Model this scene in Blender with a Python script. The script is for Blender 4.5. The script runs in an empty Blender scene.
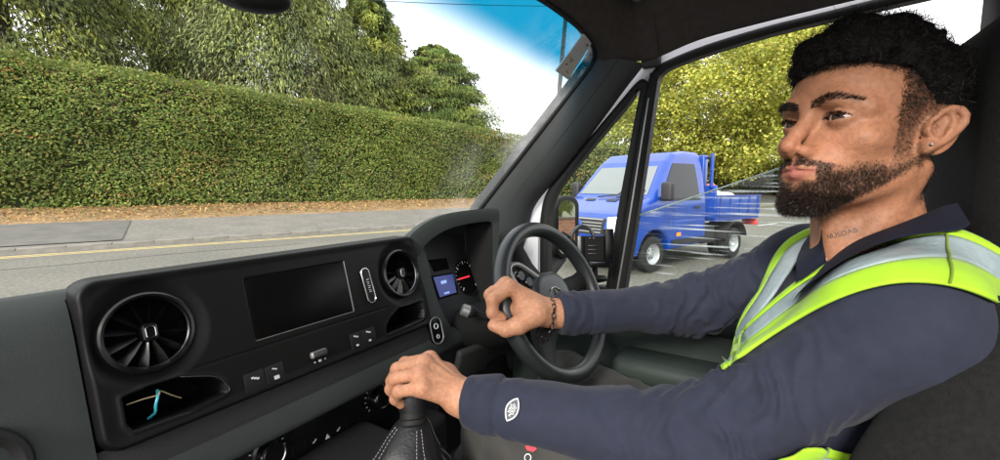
import bpy, bmesh, math, random
import numpy as np
from mathutils import Vector, Matrix
from mathutils.bvhtree import BVHTree

# ------------------------------------------------------------------ camera, sky, sun, exposure
SC = bpy.context.scene
COL = SC.collection
SC.render.engine = 'CYCLES'
SC.cycles.use_denoising = True
SC.cycles.max_bounces = 10
SC.cycles.diffuse_bounces = 4
SC.cycles.glossy_bounces = 4
SC.cycles.transmission_bounces = 6
SC.cycles.transparent_max_bounces = 16
SC.cycles.sample_clamp_indirect = 6.0
SC.view_settings.view_transform = 'Standard'
SC.view_settings.look = 'None'
SC.view_settings.exposure = 1.5
SC.view_settings.gamma = 1.0
SC.view_settings.use_curve_mapping = False

YAW = math.radians(32.0); FPX = 430.0; PITCH = math.atan(45 / FPX)
CAM = np.array([0.0, 0.0, 1.75])
cF = np.array([math.cos(YAW) * math.cos(PITCH), math.sin(YAW) * math.cos(PITCH), -math.sin(PITCH)])
cR = np.array([math.sin(YAW), -math.cos(YAW), 0.0])
cU = np.cross(cR, cF)
cd = bpy.data.cameras.new('camera'); cam = bpy.data.objects.new('camera', cd); COL.objects.link(cam)
cam.matrix_world = Matrix(((cR[0], cU[0], -cF[0], CAM[0]), (cR[1], cU[1], -cF[1], CAM[1]), (cR[2], cU[2], -cF[2], CAM[2]), (0, 0, 0, 1)))
cd.sensor_width = 36.0; cd.lens = 36.0 * FPX / 1000.0; cd.clip_start = 0.02; cd.clip_end = 3000
SC.camera = cam

SUN_DIR = Vector((-0.87, -0.10, 0.45)).normalized()      # from the scene towards the sun
wd = bpy.data.worlds.new('World'); SC.world = wd; wd.use_nodes = True
nt = wd.node_tree; bg = nt.nodes['Background']
sky = nt.nodes.new('ShaderNodeTexSky'); sky.sky_type = 'NISHITA'; sky.sun_disc = False
sky.sun_elevation = math.asin(SUN_DIR.z); sky.sun_rotation = math.atan2(SUN_DIR.x, SUN_DIR.y)
sky.dust_density = 3.0; sky.air_density = 1.0
tcw = nt.nodes.new('ShaderNodeTexCoord'); nzw = nt.nodes.new('ShaderNodeTexNoise'); nzw.inputs['Scale'].default_value = 1.6
nzw.inputs['Detail'].default_value = 6
nt.links.new(tcw.outputs['Generated'], nzw.inputs['Vector'])
rpw = nt.nodes.new('ShaderNodeValToRGB'); rpw.color_ramp.elements[0].position = 0.30; rpw.color_ramp.elements[0].color = (10.5, 10.4, 10.9, 1)
rpw.color_ramp.elements[1].position = 0.70; rpw.color_ramp.elements[1].color = (12.5, 12.2, 12.6, 1)
nt.links.new(nzw.outputs['Fac'], rpw.inputs['Fac'])
mxw = nt.nodes.new('ShaderNodeMix'); mxw.data_type = 'RGBA'; mxw.inputs['Factor'].default_value = 0.93
nt.links.new(sky.outputs['Color'], mxw.inputs[6]); nt.links.new(rpw.outputs['Color'], mxw.inputs[7])
nt.links.new(mxw.outputs[2], bg.inputs['Color']); bg.inputs['Strength'].default_value = 0.085
sl = bpy.data.lights.new('sun', 'SUN'); sl.energy = 2.0; sl.angle = math.radians(14); sl.color = (1.0, 0.95, 0.87)
so = bpy.data.objects.new('sun', sl); COL.objects.link(so); so.location = (-6, -6, 12)
so.rotation_euler = SUN_DIR.to_track_quat('Z', 'Y').to_euler()

# ------------------------------------------------------------------ helpers
rnd = random.Random(7)
rng = np.random.default_rng(11)
def V(*a): return np.array(a, float)
def unit(v): v = np.asarray(v, float); return v / np.linalg.norm(v)
def P(px, py, d): return CAM + d * (cF + (px - 500) / FPX * cR + (230 - py) / FPX * cU)
def hit(px, py, o, n):
    D = cF + (px - 500) / FPX * cR + (230 - py) / FPX * cU
    n = np.asarray(n, float); o = np.asarray(o, float)
    return CAM + D * (np.dot(o - CAM, n) / np.dot(D, n))

MATS = {}
def mat(name, col, rough=0.6, metal=0.0, spec=0.5, noise=None, bump=None, coat=0.0, emit=None, attr=None, sheen=0.0, sss=0.0, trans=0.0):
    """noise=(scale, amount[, colour2]) varies the base colour, bump=(scale, strength, distance) is fine relief, attr = vertex colour layer"""
    m = bpy.data.materials.new(name); m.use_nodes = True; n = m.node_tree.nodes; l = m.node_tree.links
    b = n['Principled BSDF']
    b.inputs['Base Color'].default_value = (*col, 1); b.inputs['Roughness'].default_value = rough; b.inputs['Metallic'].default_value = metal
    b.inputs['Specular IOR Level'].default_value = spec; b.inputs['Coat Weight'].default_value = coat
    b.inputs['Sheen Weight'].default_value = sheen
    if trans: b.inputs['Transmission Weight'].default_value = trans
    if sss:
        b.inputs['Subsurface Weight'].default_value = sss; b.inputs['Subsurface Radius'].default_value = (0.012, 0.005, 0.003); b.inputs['Subsurface Scale'].default_value = 0.5
    tc = n.new('ShaderNodeTexCoord')
    src = None
    if attr:
        at = n.new('ShaderNodeAttribute'); at.attribute_name = attr; src = at.outputs['Color']
    if noise:
        nz = n.new('ShaderNodeTexNoise'); nz.inputs['Scale'].default_value = noise[0]; nz.inputs['Detail'].default_value = 5
        l.new(tc.outputs['Object'], nz.inputs['Vector'])
        rp = n.new('ShaderNodeMapRange'); rp.inputs['From Min'].default_value = 0.3; rp.inputs['From Max'].default_value = 0.7
        rp.inputs['To Min'].default_value = 0.0; rp.inputs['To Max'].default_value = 1.0; rp.clamp = True
        l.new(nz.outputs['Fac'], rp.inputs['Value'])
        mx = n.new('ShaderNodeMix'); mx.data_type = 'RGBA'
        c2 = noise[2] if len(noise) > 2 else tuple(c * (1 - noise[1]) for c in col)
        if src is None:
            mx.inputs[6].default_value = (*col, 1); mx.inputs[7].default_value = (*c2, 1)
            l.new(rp.outputs['Result'], mx.inputs['Factor'])
        else:
            mx.blend_type = 'MULTIPLY'; mx.inputs['Factor'].default_value = 1.0; l.new(src, mx.inputs[6])
            rp.inputs['To Min'].default_value = 1 - noise[1]; rp.inputs['To Max'].default_value = 1 + noise[1]; l.new(rp.outputs['Result'], mx.inputs[7])
        src = mx.outputs[2]
    if src is not None: l.new(src, b.inputs['Base Color'])
    if bump:
        nb = n.new('ShaderNodeTexNoise'); nb.inputs['Scale'].default_value = bump[0]; nb.inputs['Detail'].default_value = 3
        l.new(tc.outputs['Object'], nb.inputs['Vector'])
        bp = n.new('ShaderNodeBump'); bp.inputs['Strength'].default_value = bump[1]; bp.inputs['Distance'].default_value = bump[2]
        l.new(nb.outputs['Fac'], bp.inputs['Height']); l.new(bp.outputs['Normal'], b.inputs['Normal'])
    if emit:
        b.inputs['Emission Color'].default_value = (*emit[0], 1); b.inputs['Emission Strength'].default_value = emit[1]
    MATS[name] = m
    return m

def glass_mat(name, tint=(0.97, 0.99, 0.98), refl=1.0):
    m = bpy.data.materials.new(name); m.use_nodes = True; n = m.node_tree.nodes; l = m.node_tree.links
    n.remove(n['Principled BSDF']); out = n['Material Output']
    tr = n.new('ShaderNodeBsdfTransparent'); tr.inputs['Color'].default_value = (*tint, 1)
    gl = n.new('ShaderNodeBsdfGlossy'); gl.inputs['Roughness'].default_value = 0.0
    fr = n.new('ShaderNodeFresnel'); fr.inputs['IOR'].default_value = 1.45
    mu = n.new('ShaderNodeMath'); mu.operation = 'MULTIPLY'; mu.inputs[1].default_value = refl; l.new(fr.outputs['Fac'], mu.inputs[0])
    mx = n.new('ShaderNodeMixShader'); l.new(mu.outputs[0], mx.inputs['Fac']); l.new(tr.outputs[0], mx.inputs[1]); l.new(gl.outputs[0], mx.inputs[2])
    l.new(mx.outputs[0], out.inputs['Surface'])
    MATS[name] = m
    return m, n, l, tr, gl, mx, out

def link(o, parent=None):
    COL.objects.link(o)
    if parent is not None:
        o.parent = parent
        w = parent.get('_w'); w = Vector(w) if w is not None else Vector((0, 0, 0))
        o.matrix_parent_inverse = Matrix.Translation(-w)
    return o
def tag(o, label=None, cat=None, group=None, kind=None):
    if label: o['label'] = label
    if cat: o['category'] = cat
    if group: o['group'] = group
    if kind: o['kind'] = kind
    return o
WPOS = {}
def thing(name, loc, label, cat, group=None):
    o = bpy.data.objects.new(name, None); COL.objects.link(o); o.location = loc; o.empty_display_size = 0.1
    WPOS[o.name] = Vector(loc)
    return tag(o, label, cat, group)
def meshobj(name, me, m, parent=None, smooth=True, angle=40):
    for mm in (m if isinstance(m, (list, tuple)) else [m]): me.materials.append(MATS[mm] if isinstance(mm, str) else mm)
    if smooth:
        me.shade_smooth()
        if angle is not None: me.set_sharp_from_angle(angle=math.radians(angle))
    o = bpy.data.objects.new(name, me); COL.objects.link(o)
    if parent is not None:
        o.parent = parent
        top = parent
        while top.parent is not None: top = top.parent
        if parent.parent is None and parent.name in WPOS: o.matrix_parent_inverse = Matrix.Translation(-WPOS[parent.name])
    return o
def frame(o, ex, ez):
    ez = unit(ez); ex = np.asarray(ex, float); ex = unit(ex - ez * np.dot(ex, ez)); ey = np.cross(ez, ex)
    return np.asarray(o, float), np.stack([ex, ey, ez])          # local (x,y,z) -> o + x ex + y ey + z ez
class MB:
    def __init__(s): s.v = []; s.f = []; s.mi = []; s.cur = 0
    def add(s, vs, fs):
        b = len(s.v); s.v.extend([tuple(map(float, q)) for q in vs]); s.f.extend([tuple(b + i for i in q) for q in fs]); s.mi.extend([s.cur] * len(fs)); return s
    def box(s, c, size, A=None):
        c = np.asarray(c, float); h = np.asarray(size, float) / 2; A = np.eye(3) if A is None else A
        vs = [c + (x * h[0]) * A[0] + (y * h[1]) * A[1] + (z * h[2]) * A[2] for x in (-1, 1) for y in (-1, 1) for z in (-1, 1)]
        return s.add(vs, [(0, 1, 3, 2), (4, 6, 7, 5), (0, 4, 5, 1), (2, 3, 7, 6), (0, 2, 6, 4), (1, 5, 7, 3)])
    def rbox(s, c, size, r=0.01, A=None, seg=3):
        bm = bmesh.new(); bmesh.ops.create_cube(bm, size=1.0)
        for v in bm.verts: v.co = Vector((v.co.x * size[0], v.co.y * size[1], v.co.z * size[2]))
        bmesh.ops.bevel(bm, geom=bm.edges[:], offset=min(r, min(size) * 0.49), segments=seg, profile=0.5, affect='EDGES', clamp_overlap=True)
        return s.bm(bm, c, A)
    def bm(s, bm, c=(0, 0, 0), A=None):
        bm.verts.index_update(); A = np.eye(3) if A is None else A; c = np.asarray(c, float)
        s.add([c + v.co.x * A[0] + v.co.y * A[1] + v.co.z * A[2] for v in bm.verts], [tuple(v.index for v in f.verts) for f in bm.faces]); bm.free(); return s
    def tube(s, pts, r, n=10, closed=False, caps=True, flat=1.0, up=None):
        pts = [np.asarray(q, float) for q in pts]; N = len(pts); rs = [r] * N if np.isscalar(r) else list(r)
        T = []
        for i in range(N):
            a = pts[(i - 1) % N] if (closed or i > 0) else pts[0]; b = pts[(i + 1) % N] if (closed or i < N - 1) else pts[-1]
            T.append(unit(b - a))
        ref = np.asarray(up, float) if up is not None else (V(0, 0, 1) if abs(T[0][2]) < 0.9 else V(1, 0, 0))
        vs = []; u = unit(ref - T[0] * np.dot(ref, T[0]))
        for i in range(N):
            if up is not None: u = unit(ref - T[i] * np.dot(ref, T[i]))
            else: u = unit(u - T[i] * np.dot(u, T[i]))
            w = np.cross(T[i], u)
            for k in range(n):
                an = 2 * math.pi * k / n; vs.append(pts[i] + rs[i] * (math.cos(an) * u + math.sin(an) * w * flat))
        fs = []
        for i in range(N if closed else N - 1):
            j = (i + 1) % N
            for k in range(n): fs.append((i * n + k, j * n + k, j * n + (k + 1) % n, i * n + (k + 1) % n))
        if caps and not closed: fs.append(tuple(range(n - 1, -1, -1))); fs.append(tuple((N - 1) * n + k for k in range(n)))
        # orient outwards
        fs = [tuple(reversed(q)) for q in fs]
        return s.add(vs, fs)
    def lathe(s, prof, o, ax, n=40, ex=None, close=False):
        ax = unit(ax); ex = np.asarray(ex, float) if ex is not None else (V(0, 0, 1) if abs(ax[2]) < 0.9 else V(1, 0, 0))
        O, A = frame(o, ex, ax); vs = []
        for (r, h) in prof:
            for k in range(n):
                an = 2 * math.pi * k / n; vs.append(O + r * math.cos(an) * A[0] + r * math.sin(an) * A[1] + h * A[2])
        fs = []
        m = len(prof)
        for i in range(m if close else m - 1):
            j = (i + 1) % m
            for k in range(n): fs.append((i * n + k, i * n + (k + 1) % n, j * n + (k + 1) % n, j * n + k))
        return s.add(vs, fs)
    def disc(s, o, ax, r, n=32, ex=None):
        O, A = frame(o, ex if ex is not None else (V(0, 0, 1) if abs(unit(ax)[2]) < 0.9 else V(1, 0, 0)), ax)
        return s.add([O + r * math.cos(2 * math.pi * k / n) * A[0] + r * math.sin(2 * math.pi * k / n) * A[1] for k in range(n)], [tuple(range(n))])
    def prism(s, poly, fr, z0, z1, bev=0.0, seg=2):
        """poly: 2-D outline (counter clockwise) in the frame fr, from z0 to z1"""
        bm = bmesh.new(); vs = [bm.verts.new((x, y, z0)) for x, y in poly]; f = bm.faces.new(vs)
        r = bmesh.ops.extrude_face_region(bm, geom=[f]); nv = [g for g in r['geom'] if isinstance(g, bmesh.types.BMVert)]
        for v in nv: v.co.z = z1
        bmesh.ops.recalc_face_normals(bm, faces=bm.faces[:])
        if bev:
            ed = [e for e in bm.edges if all(abs(v.co.z - z1) < 1e-7 for v in e.verts)]
            bmesh.ops.bevel(bm, geom=ed, offset=bev, segments=seg, profile=0.5, affect='EDGES', clamp_overlap=True)
        return s.bm(bm, fr[0], fr[1])
    def grid(s, fn, nu, nv, u=(0, 1), v=(0, 1), keep=None):
        us = np.linspace(u[0], u[1], nu); vv = np.linspace(v[0], v[1], nv)
        vs = [fn(a, b) for a in us for b in vv]; fs = []
        for i in range(nu - 1):
            for j in range(nv - 1):
                if keep is None or keep((us[i] + us[i + 1]) / 2, (vv[j] + vv[j + 1]) / 2):
                    fs.append((i * nv + j, (i + 1) * nv + j, (i + 1) * nv + j + 1, i * nv + j + 1))
        return s.add(vs, fs)
    def loft(s, rings, closed=True, cap=True):
        n = len(rings[0]); vs = [q for r in rings for q in r]; fs = []
        for i in range(len(rings) - 1):
            for k in range(n if closed else n - 1): fs.append((i * n + k, i * n + (k + 1) % n, (i + 1) * n + (k + 1) % n, (i + 1) * n + k))
        if cap and closed: fs.append(tuple(range(n - 1, -1, -1))); fs.append(tuple((len(rings) - 1) * n + k for k in range(n)))
        return s.add(vs, fs)
    def mesh(s, name, fixn=True):
        me = bpy.data.meshes.new(name); me.from_pydata(s.v, [], s.f); 
        if any(s.mi): me.polygons.foreach_set('material_index', s.mi)
        if fixn:
            bm = bmesh.new(); bm.from_mesh(me); bmesh.ops.recalc_face_normals(bm, faces=bm.faces[:]); bm.to_mesh(me); bm.free()
        me.update(); return me
    def build(s, name, m, parent=None, smooth=True, angle=40, fixn=True): return meshobj(name, s.mesh(name, fixn), m, parent, smooth, angle)
def rrect(w, h, r, n=6, cx=0, cy=0):
    out = []
    for (sx, sy, a0) in ((1, 1, 0), (-1, 1, 90), (-1, -1, 180), (1, -1, 270)):
        for k in range(n + 1):
            a = math.radians(a0 + 90 * k / n); out.append((cx + sx * (w / 2 - r) + r * math.cos(a), cy + sy * (h / 2 - r) + r * math.sin(a)))
    return out
def bez(pts, n=24):
    """Catmull-Rom through the points"""
    pts = [np.asarray(q, float) for q in pts]; pp = [2 * pts[0] - pts[1]] + pts + [2 * pts[-1] - pts[-2]]; out = []
    m = len(pts) - 1
    for i in range(n + 1):
        t = i / n * m; k = min(int(t), m - 1); u = t - k; a, b, c, d = pp[k:k + 4]
        out.append(0.5 * ((2 * b) + (c - a) * u + (2 * a - 5 * b + 4 * c - d) * u * u + (3 * b - a - 3 * c + d) * u ** 3))
    return out

# ---- implicit surfaces -> mesh (naive surface nets on sparse blocks)
def s_sph(p, c, r): return np.sqrt(((p - np.float32(c)) ** 2).sum(1)) - r
def s_ell(p, c, r, A=None):
    q = p - np.float32(c)
    if A is not None: q = q @ np.float32(A).T
    r = np.float32(r); k0 = np.sqrt(((q / r) ** 2).sum(1)); k1 = np.sqrt(((q / (r * r)) ** 2).sum(1)) + 1e-9
    return k0 * (k0 - 1) / k1
def s_cap(p, a, b, ra, rb=None):
    rb = ra if rb is None else rb; a = np.float32(a); b = np.float32(b); ab = b - a; q = p - a
    t = np.clip(q @ ab / np.float32(ab @ ab + 1e-12), 0, 1)
    return np.sqrt(((q - t[:, None] * ab) ** 2).sum(1)) - (ra + (rb - ra) * t)
def s_chain(p, pts, rs, k=0.0):
    d = None
    for i in range(len(pts) - 1):
        e = s_cap(p, pts[i], pts[i + 1], rs[i], rs[i + 1]); d = e if d is None else (smin(d, e, k) if k else np.minimum(d, e))
    return d
def smin(a, b, k): h = np.clip(0.5 + 0.5 * (b - a) / k, 0, 1); return b + (a - b) * h - k * h * (1 - h)
def smax(a, b, k): return -smin(-a, -b, k)
def surf(fn, lo, hi, h, B=12):
    lo = np.asarray(lo, float); n = np.ceil((np.asarray(hi, float) - lo) / (h * B)).astype(int)
    g = np.stack(np.meshgrid(*[np.arange(k) for k in n], indexing='ij'), -1).reshape(-1, 3)
    cen = (lo + (g + 0.5) * h * B).astype(np.float32)
    g = g[np.abs(fn(cen)) < h * B * 1.05 + 0.004]
    l = np.stack(np.meshgrid(*[np.arange(B + 1)] * 3, indexing='ij'), -1).reshape(-1, 3)
    keys = []; vpos = []; quads = []
    K = np.int64(1 << 20)
    key = lambda ijk: (ijk[..., 0].astype(np.int64) * K + ijk[..., 1]) * K + ijk[..., 2]
    B1 = B + 1
    for s0 in range(0, len(g), 60):
        gb = g[s0:s0 + 60]; ijk = gb[:, None] * B + l[None]
        val = fn((lo + ijk.reshape(-1, 3) * h).astype(np.float32)).reshape(len(gb), B1, B1, B1); ins = val < 0
        c = [(i, j, k) for i in (0, 1) for j in (0, 1) for k in (0, 1)]
        sub = lambda A, o: A[:, o[0]:o[0] + B, o[1]:o[1] + B, o[2]:o[2] + B]
        cnt = sum(sub(ins, o).astype(np.int8) for o in c); act = (cnt > 0) & (cnt < 8)
        bi, ci, cj, ck = np.nonzero(act)
        if len(bi) == 0: continue
        acc = np.zeros((len(bi), 3)); num = np.zeros(len(bi))
        for i in range(8):
            for j in range(i + 1, 8):
                df = [abs(c[i][q] - c[j][q]) for q in range(3)]
                if sum(df) != 1: continue
                a = val[bi, ci + c[i][0], cj + c[i][1], ck + c[i][2]]; b = val[bi, ci + c[j][0], cj + c[j][1], ck + c[j][2]]
                m = (a < 0) != (b < 0); t = np.where(m, a / np.where(m, a - b, 1), 0)
                pt = np.array(c[i])[None] + t[:, None] * (np.array(c[j]) - np.array(c[i]))[None]
                acc[m] += pt[m]; num += m
        cell = gb[bi] * B + np.stack([ci, cj, ck], 1)
        keys.append(key(cell)); vpos.append(lo + (cell + acc / num[:, None]) * h)
        for ax in range(3):
            e = [0, 0, 0]; e[ax] = 1
            a = ins[:, :B, :B, :B]; b = sub(ins, e); m = a != b
            bi2, i2, j2, k2 = np.nonzero(m)
            base = gb[bi2] * B + np.stack([i2, j2, k2], 1)
            u = [0, 0, 0]; v = [0, 0, 0]; u[(ax + 1) % 3] = 1; v[(ax + 2) % 3] = 1; u = np.array(u); v = np.array(v)
            q = np.stack([key(base - u - v), key(base - v), key(base), key(base - u)], 1)
            fl = a[bi2, i2, j2, k2]; q[~fl] = q[~fl][:, ::-1]
            quads.append(q)
    keys = np.concatenate(keys); vpos = np.concatenate(vpos); quads = np.concatenate(quads)
    o = np.argsort(keys); keys = keys[o]; vpos = vpos[o]
    ix = np.searchsorted(keys, quads); ix = np.clip(ix, 0, len(keys) - 1); ok = (keys[ix] == quads).all(1)
    return vpos, ix[ok]
def np_mesh(name, v, q):
    me = bpy.data.meshes.new(name); me.vertices.add(len(v)); me.vertices.foreach_set('co', np.asarray(v, np.float32).ravel())
    k = q.shape[1]; me.loops.add(len(q) * k); me.loops.foreach_set('vertex_index', np.asarray(q, np.int32).ravel())
    me.polygons.add(len(q)); me.polygons.foreach_set('loop_start', np.arange(0, len(q) * k, k, dtype=np.int32))
    me.update(calc_edges=True); me.validate(); return me
def vcol(me, name, cols):
    a = me.attributes.new(name, 'FLOAT_COLOR', 'POINT'); c = np.ones((len(me.vertices), 4), np.float32); c[:, :3] = cols; a.data.foreach_set('color', c.ravel())
def wob(p, f, seed=0):
    """cheap smooth pseudo noise in -1..1"""
    q = p * f; r = np.random.default_rng(seed); o = 0
    for i in range(4):
        k = r.normal(size=3); k = k / np.linalg.norm(k) * (0.7 + 0.5 * i); o = o + np.sin(q @ np.float32(k * 6.283) + r.random() * 6.28) / (1 + 0.45 * i)
    return o / 2.6
def text_mesh(s, size, name='text'):
    cu = bpy.data.curves.new(name, 'FONT'); cu.body = s; cu.size = size; cu.align_x = 'CENTER'; cu.align_y = 'CENTER'
    o = bpy.data.objects.new(name, cu); COL.objects.link(o); dg = bpy.context.evaluated_depsgraph_get()
    me = bpy.data.meshes.new_from_object(o.evaluated_get(dg)); bpy.data.objects.remove(o); bpy.data.curves.remove(cu); return me
def text_obj(s, size, fr, m, parent, name='lettering', lift=0.0, warp=None):
    me = text_mesh(s, size)
    for v in me.vertices:
        q = fr[0] + v.co.x * fr[1][0] + v.co.y * fr[1][1] + lift * fr[1][2]
        v.co = warp(q) if warp else q
    return meshobj(name, me, m, parent, smooth=False)
# ------------------------------------------------------------------ street: road, kerb, pavement, verge
RA = math.radians(-21); RE = V(math.cos(RA), math.sin(RA), 0); RN = V(-math.sin(RA), math.cos(RA), 0)
def rp(a, b, z=0.0): return a * RE + b * RN + V(0, 0, z)
mat('asphalt', (0.165, 0.155, 0.130), rough=0.9, spec=0.25, noise=(0.35, 0.2, (0.125, 0.120, 0.104)), bump=(60, 0.6, 0.02))
nd = MATS['asphalt'].node_tree
def speckle(m, scale, amt):
    n = m.node_tree.nodes; l = m.node_tree.links; b = n['Principled BSDF']; src = b.inputs['Base Color'].links[0].from_socket
    tc = n.new('ShaderNodeTexCoord'); nz = n.new('ShaderNodeTexNoise'); nz.inputs['Scale'].default_value = scale; nz.inputs['Detail'].default_value = 4; l.new(tc.outputs['Object'], nz.inputs['Vector'])
    mr = n.new('ShaderNodeMapRange'); mr.inputs['From Min'].default_value = 0.3; mr.inputs['From Max'].default_value = 0.7; mr.inputs['To Min'].default_value = 1 - amt; mr.inputs['To Max'].default_value = 1 + amt; l.new(nz.outputs['Fac'], mr.inputs['Value'])
    mx = n.new('ShaderNodeMix'); mx.data_type = 'RGBA'; mx.blend_type = 'MULTIPLY'; mx.inputs['Factor'].default_value = 1.0; l.new(src, mx.inputs[6]); l.new(mr.outputs['Result'], mx.inputs[7]); l.new(mx.outputs[2], b.inputs['Base Color'])
speckle(MATS['asphalt'], 14, 0.3)
mat('paving', (0.165, 0.152, 0.130), rough=0.9, noise=(1.2, 0.25), bump=(40, 0.4, 0.02)); speckle(MATS['paving'], 9, 0.2)
mat('kerb_stone', (0.24, 0.22, 0.19), rough=0.9, noise=(4, 0.35), bump=(50, 0.5, 0.01))
mat('verge_earth', (0.30, 0.185, 0.085), rough=0.95, noise=(1.5, 0.4, (0.20, 0.13, 0.06)), bump=(14, 1.0, 0.08)); speckle(MATS['verge_earth'], 16, 0.45)
mat('field', (0.10, 0.11, 0.05), rough=0.95, noise=(0.4, 0.4))
mat('yellow_paint', (0.62, 0.46, 0.14), rough=0.8, noise=(5, 0.4, (0.40, 0.32, 0.16)), bump=(40, 0.4, 0.01))
def sheet(name, m, a0, a1, prof, na=2, kind='structure', jit=0.0):
    m_ = MB(); aa = np.linspace(a0, a1, na); r = np.random.default_rng(3)
    m_.add([rp(a, b, z + (r.normal() * jit if 0 < j < len(prof) - 1 else 0)) for a in aa for j, (b, z) in enumerate(prof)], [(i * len(prof) + j, (i + 1) * len(prof) + j, (i + 1) * len(prof) + j + 1, i * len(prof) + j + 1) for i in range(na - 1) for j in range(len(prof) - 1)])
    o = m_.build(name, m, None); tag(o, kind=kind); return o
sheet('ground', 'field', -700, 700, [(-700, -0.03), (15.0, -0.03), (900, -0.02)])
road = sheet('road', 'asphalt', -300, 300, [(-30, 0.0), (15.93, 0.0)])
sheet('pavement', 'paving', -120, 200, [(16.05, 0.145), (18.0, 0.31), (20.0, 0.51)], 60, jit=0.008)
sheet('verge', 'verge_earth', -120, 200, [(19.98, 0.49), (20.15, 0.54), (21.2, 0.62), (22.4, 0.72), (23.5, 0.80), (24.6, 0.86), (26, 0.9)], 400, jit=0.035)
sheet('bank', 'field', -300, 300, [(25.5, 0.86), (60, 1.0), (200, 1.5), (600, 2.0)], 3)
for b0, b1 in ((15.22, 15.34), (15.50, 15.62)):
    m_ = MB(); aa = np.linspace(-60, 90, 151); m_.add([rp(a, b, 0.004) for a in aa for b in (b0 + 0.008 * math.sin(a * 3), b1 + 0.008 * math.sin(a * 3.7))], [(2 * i, 2 * i + 2, 2 * i + 3, 2 * i + 1) for i in range(150)]); o = m_.build('yellow_line', 'yellow_paint', road)
kerb = sheet('kerb', 'kerb_stone', -120, 200, [(15.925, -0.02), (15.93, 0.10), (16.06, 0.10)])
ks = MB(); ks.rbox((0, 0, 0), (0.905, 0.125, 0.20), 0.014, np.stack([RE, RN, V(0, 0, 1)]), 2); kme = ks.mesh('kerb_stone'); kme.materials.append(MATS['kerb_stone'])
for i in range(64):
    o = bpy.data.objects.new('kerb_stone', kme); COL.objects.link(o); o.parent = kerb; o.location = rp(-12 + 0.915 * i, 15.99 + rnd.uniform(-0.006, 0.006), 0.052 + rnd.uniform(-0.005, 0.005))
mat('paving_old', (0.125, 0.118, 0.104), rough=0.9, noise=(2, 0.3), bump=(40, 0.4, 0.02)); pv = bpy.data.objects['pavement']
m_ = MB(); aa = np.linspace(-12, -1.3, 12); m_.add([rp(a, b, z + 0.028) for a in aa for b, z in ((16.3, 0.166), (18.0, 0.31), (19.9, 0.50))], [(3 * i + j, 3 * i + 3 + j, 3 * i + 4 + j, 3 * i + 1 + j) for i in range(11) for j in range(2)]); m_.build('repair_patch', 'paving_old', pv)
mat('tar', (0.05, 0.05, 0.048), rough=0.8, noise=(3, 0.3))
for a0, b0, L, ang in ((-4, 13.2, 7, 0.1), (3, 12.1, 6, -0.25), (8, 13.8, 9, 0.05), (-1, 10.4, 4, 0.5), (15, 11.0, 8, 0.12)):
    pts = [(a0 + L * t, b0 + L * t * ang + 0.12 * math.sin(9 * t + a0) + rnd.uniform(-0.05, 0.05)) for t in np.linspace(0, 1, 16)]; m_ = MB(); m_.add([rp(a, b + s_ * 0.03, 0.004) for a, b in pts for s_ in (-1, 1)], [(2 * i, 2 * i + 2, 2 * i + 3, 2 * i + 1) for i in range(15)]); m_.build('tar_seam', 'tar', road)
# centre line dashes
mat('white_line', (0.55, 0.55, 0.52), rough=0.8, noise=(4, 0.3))
for i in range(12):
    m_ = MB(); a = 14 + i * 6.0; m_.add([rp(a, 8.0, 0.004), rp(a + 2, 8.0, 0.004), rp(a + 2, 8.12, 0.004), rp(a, 8.12, 0.004)], [(0, 1, 2, 3)]); m_.build('centre_dash', 'white_line', road, smooth=False)
# ---- foliage tools
def leaf_mat(name, rough=0.55, transl=0.35):
    m = bpy.data.materials.new(name); m.use_nodes = True; n = m.node_tree.nodes; l = m.node_tree.links; b = n['Principled BSDF']; out = n['Material Output']
    at = n.new('ShaderNodeAttribute'); at.attribute_name = 'tone'; l.new(at.outputs['Color'], b.inputs['Base Color']); b.inputs['Roughness'].default_value = rough; b.inputs['Specular IOR Level'].default_value = 0.3
    t = n.new('ShaderNodeBsdfTranslucent'); l.new(at.outputs['Color'], t.inputs['Color']); mx = n.new('ShaderNodeMixShader'); mx.inputs['Fac'].default_value = transl
    l.new(b.outputs[0], mx.inputs[1]); l.new(t.outputs[0], mx.inputs[2]); l.new(mx.outputs[0], out.inputs['Surface']); MATS[name] = m
leaf_mat('leaf', 0.55, 0.42); leaf_mat('needle', 0.6, 0.32)
def leaves(name, m, pos, nrm, size, cols, parent=None, seed=0, asp=0.55, jit=0.6, axis=None):
    """folded kite leaves: 4 vertices, 2 triangles each"""
    r = np.random.default_rng(seed); n = len(pos); N = nrm + r.normal(size=(n, 3)) * jit; N /= np.linalg.norm(N, axis=1)[:, None]
    t = np.cross(N, r.normal(size=(n, 3)) if axis is None else np.cross(axis + r.normal(size=(n, 3)) * 0.35, N)) ; t /= np.linalg.norm(t, axis=1)[:, None] + 1e-9; s = np.cross(N, t)
    L = size[:, None]; a = pos - t * L * 0.5; c = pos + t * L * 0.5; k = pos - t * L * 0.05
    b = k + s * L * asp * 0.5 + N * L * 0.10; d = k - s * L * asp * 0.5 + N * L * 0.10
    v = np.stack([a, b, c, d], 1).reshape(-1, 3); i = np.arange(n) * 4; q = np.concatenate([np.stack([i, i + 1, i + 2], 1), np.stack([i, i + 2, i + 3], 1)])
    me = np_mesh(name, v, q); vcol(me, 'tone', np.repeat(cols, 4, 0)); return meshobj(name, me, m, parent, smooth=False)
def tones(n, pal, r, var=0.18):
    c = np.array(pal)[r.integers(0, len(pal), n)]; return np.clip(c * (1 + r.normal(size=(n, 1)) * var), 0.004, 1)
def nz2(a, z, seed, f=1.0):
    r = np.random.default_rng(seed); o = 0
    for i in range(5):
        k = r.normal(size=2) * f * (1.5 ** i) * 0.6; o = o + np.sin(a * k[0] + z * k[1] + r.random() * 6.28) / (1.25 ** i)
    return o / 2.6
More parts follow.
